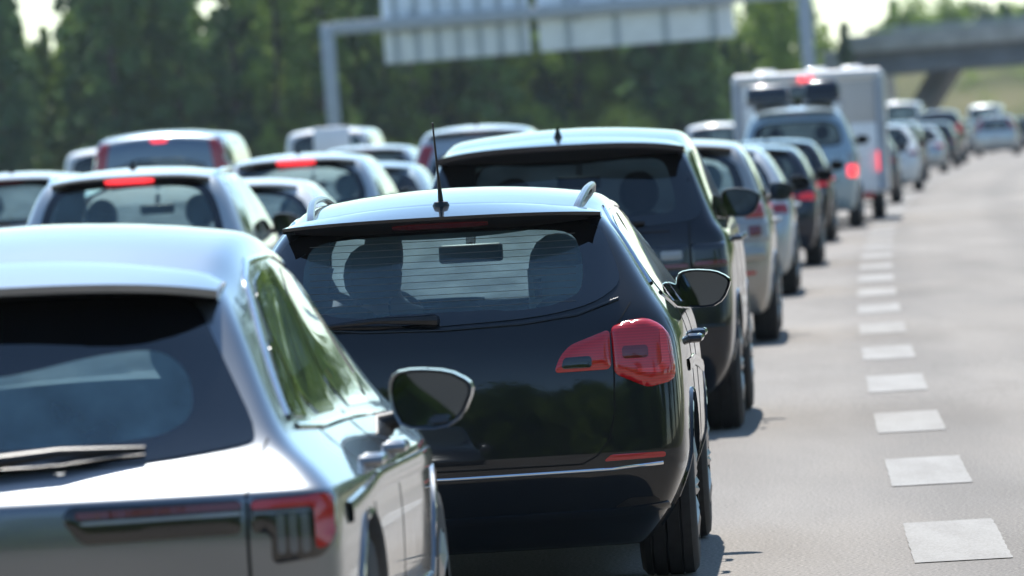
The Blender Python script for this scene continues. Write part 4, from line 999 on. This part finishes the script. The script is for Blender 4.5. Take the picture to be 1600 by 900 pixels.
# ------------------------------------------------------------------ the sign gantry
def gantry():
    Y = 380; gzv = gz(Y); s = Y/12000
    x0, x1 = -8.35, 15.4; zb = 7.85
    root = empty('sign_gantry', ((x0+x1)/2, Y, gzv), R(-6)); root.rotation_euler = (0, R(-1.25), R(-6)); tag(root, 'grey steel sign gantry with two posts over the far carriageway, seen from behind', 'gantry')
    hw = (x1-x0)/2
    for sx in (-1, 1):
        MB().box((sx*hw, 0, zb/2+.3), (.62, .62, zb+.6)).build('post', M['steel'], root, bevel=.05)
        MB().box((sx*hw, 0, .3), (1.4, 1.4, .7)).build('footing', M['concrete'], root, bevel=.05)
    MB().box((0, 0, zb+.35), (2*hw-.62, .55, .62)).build('beam', M['steel'], root, bevel=.04)
    def board(label, a, b_, z0, z1, ribs):
        br = empty('sign_board', (0, 0, 0)); br.parent = root; 
        MB().box(((a+b_)/2, .62, (z0+z1)/2), (b_-a, .12, z1-z0)).build('sheet', M['signback'], br, bevel=.02)
        for k in range(ribs):
            xx = a+(b_-a)*(k+.6)/ribs
            MB().box((xx, .47, (z0+z1)/2), (.26, .18, (z1-z0)-.02)).build('rib', M['rib'], br)
        for k in range(2):
            xx = a+(b_-a)*(k*.6+.2)
            MB().box((xx, .36, zb+.4), (.18, .18, 1.2)).build('bracket', M['steel'], br)
        br['label'] = label
    board('narrow board with many close ribs', -9.15, -1.85, 6.25, 10.9, 7)
    board('wide board with few ribs', -1.42, 8.3, 6.25, 10.6, 4)
gantry()

# ------------------------------------------------------------------ the overpass and the slope behind it
def overpass():
    Y = 450
    root = empty('overpass', (30, Y, gz(Y)), R(-20)); root.rotation_euler = (0, R(-1.2), R(-20)); tag(root, 'concrete road bridge crossing above the bend with a slanted leg', 'bridge')
    MB().box((16.3, 0, 5.75), (50, 9, .9)).build('girder', M['darkconcrete'], root, bevel=.05)
    MB().box((16.3, -4.4, 5.05), (50, .8, .7)).build('girder_edge', M['darkconcrete'], root, bevel=.05)
    for s in (-1, 1): MB().box((16.3, s*4.75, 6.65), (50, .5, 1.05)).build('parapet', M['concrete'], root, bevel=.05)
    for s in (-1, 1):
        mb = MB(); mb.tube([(16.3-24.9, s*4.75, 7.5), (16.3+24.9, s*4.75, 7.5)], .06, 6)
        for k in range(26): mb.tube([(-8.3+k*2, s*4.75, 7.0), (-8.3+k*2, s*4.75, 7.5)], .04, 6)
        mb.build('railing', M['steel'], root)
    mb = MB(); mb.add([(-7.3, -1.3, 1.0), (-6.2, -1.3, 1.0), (-3.0, -1.3, 5.2), (-4.4, -1.3, 5.2), (-7.3, 1.3, 1.0), (-6.2, 1.3, 1.0), (-3.0, 1.3, 5.2), (-4.4, 1.3, 5.2)],
                      [(0, 1, 2, 3), (7, 6, 5, 4), (0, 4, 5, 1), (1, 5, 6, 2), (2, 6, 7, 3), (3, 7, 4, 0)])
    mb.build('leg', M['darkconcrete'], root, bevel=.05)
    MB().box((-9.4, 0, 3.9), (1.6, 9.5, 5)).build('abutment', M['concrete'], root, bevel=.05)
overpass()
# earth slope beyond and beside the bridge
def hill():
    vs = []; fs = []; nx, ny = 50, 26
    rnd = random.Random(3)
    for j in range(ny+1):
        for i in range(nx+1):
            x = 12+ i*3.4; y = 470 + j*9
            t = min(1, max(0, (x-14)/14)); u = min(1, max(0, (y-470)/75))
            z = gz(y)-.2 + 6.3*(u*u*(3-2*u))*(t*t*(3-2*t)) + rnd.uniform(-.25, .25)
            vs.append((x, y, z if 0 < i < nx and j > 0 else gz(y)-.3))
    for j in range(ny):
        for i in range(nx): fs.append((j*(nx+1)+i, j*(nx+1)+i+1, (j+1)*(nx+1)+i+1, (j+1)*(nx+1)+i))
    o = MB().add(vs, fs).build('hillside', M['grass'], None, smooth=60); o['kind'] = 'structure'
hill()

# ------------------------------------------------------------------ trees
def crown_mesh(name, h, rad, n, kind, mat, seed):
    rnd = random.Random(seed); vs = []; fs = []
    ncl = 70 if kind != 'spruce' else 90
    sway = [rnd.uniform(-.35, .35) for _ in range(6)]
    for c_ in range(ncl):
        t = (c_+rnd.random())/ncl; a = rnd.uniform(0, 2*math.pi)
        if kind == 'spruce': prof = (1-t)**.8*(.78+.3*math.sin(t*h*2.2+rnd.uniform(-1, 1)))
        elif kind == 'column': prof = math.sin(min(1, t*.98+.08)*math.pi)**.5*rnd.uniform(.45, 1.2)
        else: prof = math.sin(min(1, t*.9+.1)*math.pi)**.5*rnd.uniform(.4, 1.2)
        rr = rad*prof*rnd.uniform(.35, 1)
        sx = sway[int(t*5)]*rad*.5
        C_ = Vector((rr*math.cos(a)+sx, rr*math.sin(a), h*(.05+.93*t)))
        cs = rad*rnd.uniform(.22, .42)*(1-.45*t if kind != 'round' else 1)
        for _ in range(int(n/ncl)):
            v = Vector((rnd.gauss(0, 1), rnd.gauss(0, 1), rnd.gauss(0, 1))).normalized()*cs*rnd.random()**.4
            if kind == 'spruce': v.z = v.z*.45 - (v.x*v.x+v.y*v.y)**.5*.35
            c = C_+Vector((v.x, v.y, v.z*1.25))
            sz = rnd.uniform(.12, .30)*(1-.3*t)*h/14
            for _q in range(2):
                d1 = Vector((rnd.gauss(0, 1), rnd.gauss(0, 1), rnd.gauss(0, .6))).normalized()
                d2 = d1.cross(Vector((rnd.gauss(0, 1), rnd.gauss(0, 1), rnd.gauss(0, 1)))).normalized()
                k = len(vs); vs += [c+d1*sz, c+d2*sz*.8, c-d1*sz*1.1, c-d2*sz*.7]; fs.append((k, k+1, k+2, k+3))
    me = bpy.data.meshes.new(name); me.from_pydata(vs, [], fs); me.materials.append(mat); return me
def trunk_mesh(h, rad):
    mb = MB(); mb.tube([(0, 0, -.5), (.05, .0, h*.3), (-.04, .05, h*.6), (0, 0, h*.93)], [rad, rad*.75, rad*.45, rad*.08], 8)
    rnd = random.Random(int(h*10))
    for k in range(9):
        z = h*(.2+.07*k); a = rnd.uniform(0, 6.28); l = h*.13
        mb.tube([(0, 0, z), (math.cos(a)*l, math.sin(a)*l, z+l*.6)], [rad*.3, rad*.06], 5)
    o = mb.build('trunk', M['bark']); me = o.data; bpy.data.objects.remove(o); return me
protos = []
for i in range(3): protos.append(('spruce_tree', 'spruce', crown_mesh('crown', 16, 2.9, 3600, 'spruce', M['needles'], i), trunk_mesh(16, .26), 16))
for i in range(3): protos.append(('poplar_tree', 'poplar', crown_mesh('crown', 14, 1.9, 3200, 'column', M['leaves'] if i != 1 else M['needles'], i+10), trunk_mesh(14, .2), 14))
for i in range(3): protos.append(('broadleaf_tree', 'broadleaf', crown_mesh('crown', 12, 3.4, 3800, 'round', M['leaves'], i+20), trunk_mesh(12, .24), 12))
def tree(k, x, y, h, label, group, z=None, wide=.86):
    nm, cat, cm, tm, h0 = protos[k]; s = h/h0
    root = empty(nm, (x, y, gz(y) if z is None else z), random.uniform(0, 6.28)); root.scale = (s*wide, s*wide, s)
    tag(root, label, 'tree', group); link('trunk', tm, root); link('crown', cm, root)
for i in range(2): protos.append(('poplar_tree', 'poplar', crown_mesh('crown', 15, 2.4, 3800, 'column', M['leaves'], i+30), trunk_mesh(15, .22), 15))
G_T = 'trees of the roadside wood'
rnd = random.Random(11)
LB = {'spruce_tree': 'dark spruce standing in the wood beyond the queue', 'poplar_tree': 'narrow upright tree standing in the wood beyond the queue', 'broadleaf_tree': 'light green broadleaf tree standing in the wood beyond the queue'}
cnt = 0
for row, (Y0, px_step) in enumerate(((425, 34), (446, 30), (470, 30))):
    px_ = -110 + row*21
    while px_ < 1185:
        px_ += px_step*rnd.uniform(.7, 1.3)
        Y = Y0 + rnd.uniform(-8, 8); X = (px_-800)/12000*Y
        h = rnd.uniform(13.5, 18)
        if 45 < px_ < 140: h = rnd.uniform(9.9, 10.9)
        if 318 < px_ < 385: h = rnd.uniform(9.9, 10.7)
        if 1120 < px_: h = rnd.uniform(7.0, 7.9)
        k = rnd.choice([0, 1, 2, 3, 5, 1, 9, 9, 10, 3] if row == 0 else [0, 1, 2, 3, 4, 5])
        tree(k, X, Y, h, LB[protos[k][0]], LB[protos[k][0]].split(' standing')[0]+' trees'); cnt += 1
special = [(1218, 430, 12.5, 2, 'tall dark tree to the left of the tall gantry post'), (1178, 440, 8.0, 7, 'low bright green tree under the right end of the sign board'), (1240, 418, 11.0, 8, 'bright green tree directly behind the tall gantry post'),
           (1288, 440, 8.9, 0, 'dark spruce to the right of the tall gantry post'), (1310, 455, 7.0, 7, 'low round tree behind the caravan roof'), (1340, 440, 7.9, 1, 'small pointed spruce left of the bridge end'), (1372, 470, 6.6, 8, 'low bushy tree at the bridge end'), (1265, 455, 9.8, 6, 'round tree right behind the tall post'),
           (1200, 450, 11.2, 4, 'narrow tree left of the tall dark tree by the gantry post'), (1228, 462, 12, 1, 'pointed spruce behind the tall dark tree by the gantry post'), (1252, 440, 10.6, 3, 'narrow tree beside the upper part of the gantry post'), (1160, 452, 7.4, 8, 'low tree seen below the end of the sign board'), (1298, 462, 7.4, 4, 'narrow low tree between the gantry post and the small spruce'), (1326, 470, 6.2, 6, 'low round tree just left of the small pointed spruce'), (1356, 462, 6.0, 7, 'low tree just right of the small pointed spruce')]
for px_, Y, h, k, lb in special: tree(k, (px_-800)/12000*Y, Y, h, lb, 'trees between the sign gantry and the bridge')
for i in range(44):
    px_ = 1372 + i*7.6 + rnd.uniform(-4, 4); Y = rnd.uniform(640, 760); k = rnd.choice([0, 1, 3, 4, 6, 7, 8])
    top = 12 + 14*math.sin(i*1.3)**2; h = max(4, ((450-top)-240+0)/12000*0 + ((215-.056*(px_-800)) - top + 20)/12000*Y - 6.0)
    tree(k, (px_-800)/12000*Y, Y, rnd.uniform(3.6, 5.0) if px_ < 1405 else rnd.uniform(5.2, 8.4), 'distant tree on the rise above the bridge parapet', 'distant trees above the bridge', gz(Y)+5.2, 1.35)
# bushes along the wood edge
def bush_field():
    rnd = random.Random(5); me = crown_mesh('shrub', 3.2, 2.2, 900, 'round', M['leaves'], 77)
    for i in range(30):
        Y = rnd.uniform(400, 412); X = (rnd.uniform(-80, 1340)-800)/12000*Y
        o = link('shrub', me); o.location = (X, Y, gz(Y)-.2); s = rnd.uniform(.5, .95); o.scale = (s, s, s*rnd.uniform(.8, 1.3)); o.rotation_euler = (0, 0, rnd.uniform(0, 6))
        tag(o, 'leafy shrub at the foot of the roadside wood', 'shrub', 'shrubs at the foot of the wood')
    for i in range(34):
        Y = rnd.uniform(478, 545); px_ = rnd.uniform(1385, 1640); X = (px_-800)/12000*Y
        u = min(1, max(0, (Y-470)/75)); t = min(1, max(0, (X-14)/14))
        o = link('shrub', me); s = rnd.uniform(.35, .8); o.location = (X, Y, gz(Y)-.4+6.3*(u*u*(3-2*u))*(t*t*(3-2*t))); o.scale = (s, s, s*.8); o.rotation_euler = (0, 0, rnd.uniform(0, 6))
        tag(o, 'low shrub on the grassy slope under the bridge', 'shrub', 'shrubs on the slope under the bridge')
bush_field()
# unseen trees beside and behind the viewpoint: they are what the lacquer mirrors
for i in range(60):
    yy = -70 + i*9; k = rnd.choice([0, 2, 3, 5, 6, 8])
    tree(k, xd(max(yy, -60))+(15 if yy < 240 else 17)+rnd.uniform(-2, 5), yy, rnd.uniform(12, 17), 'verge tree right of the road outside the picture', 'verge trees outside the picture')
for i in range(38):  # unseen tree wall added across the road to darken the lacquer's reflections
    tree(rnd.choice([6, 7, 8]), -62+i*3.4+rnd.uniform(-2, 2), -58+rnd.uniform(-6, 6), rnd.uniform(20, 25), 'unseen tree added behind the viewpoint to darken reflections', 'unseen trees added behind the viewpoint', wide=1.15)

for i in range(30):  # lower row added to close gaps in the mirrored tree wall
    tree(rnd.choice([6, 7, 8]), -62+i*4.2+rnd.uniform(-1, 1), -49+rnd.uniform(-3, 3), rnd.uniform(13, 17), 'unseen tree added behind the viewpoint to darken reflections', 'unseen trees added behind the viewpoint', wide=1.2)
# ------------------------------------------------------------------ summer haze
mt = bpy.data.materials.new('haze'); mt.use_nodes = True; nt = mt.node_tree; nt.nodes.remove(nt.nodes['Principled BSDF'])
pv = nt.nodes.new('ShaderNodeVolumePrincipled'); pv.inputs['Color'].default_value = (.80, .90, 1.0, 1); pv.inputs['Density'].default_value = HAZE
nt.links.new(pv.outputs[0], nt.nodes['Material Output'].inputs['Volume'])
hz = MB().box((0, 600, 19), (3400, 4200, 44)).build('haze', mt, None, smooth=0); hz['kind'] = 'stuff'; hz['label'] = 'thin summer haze over the motorway'
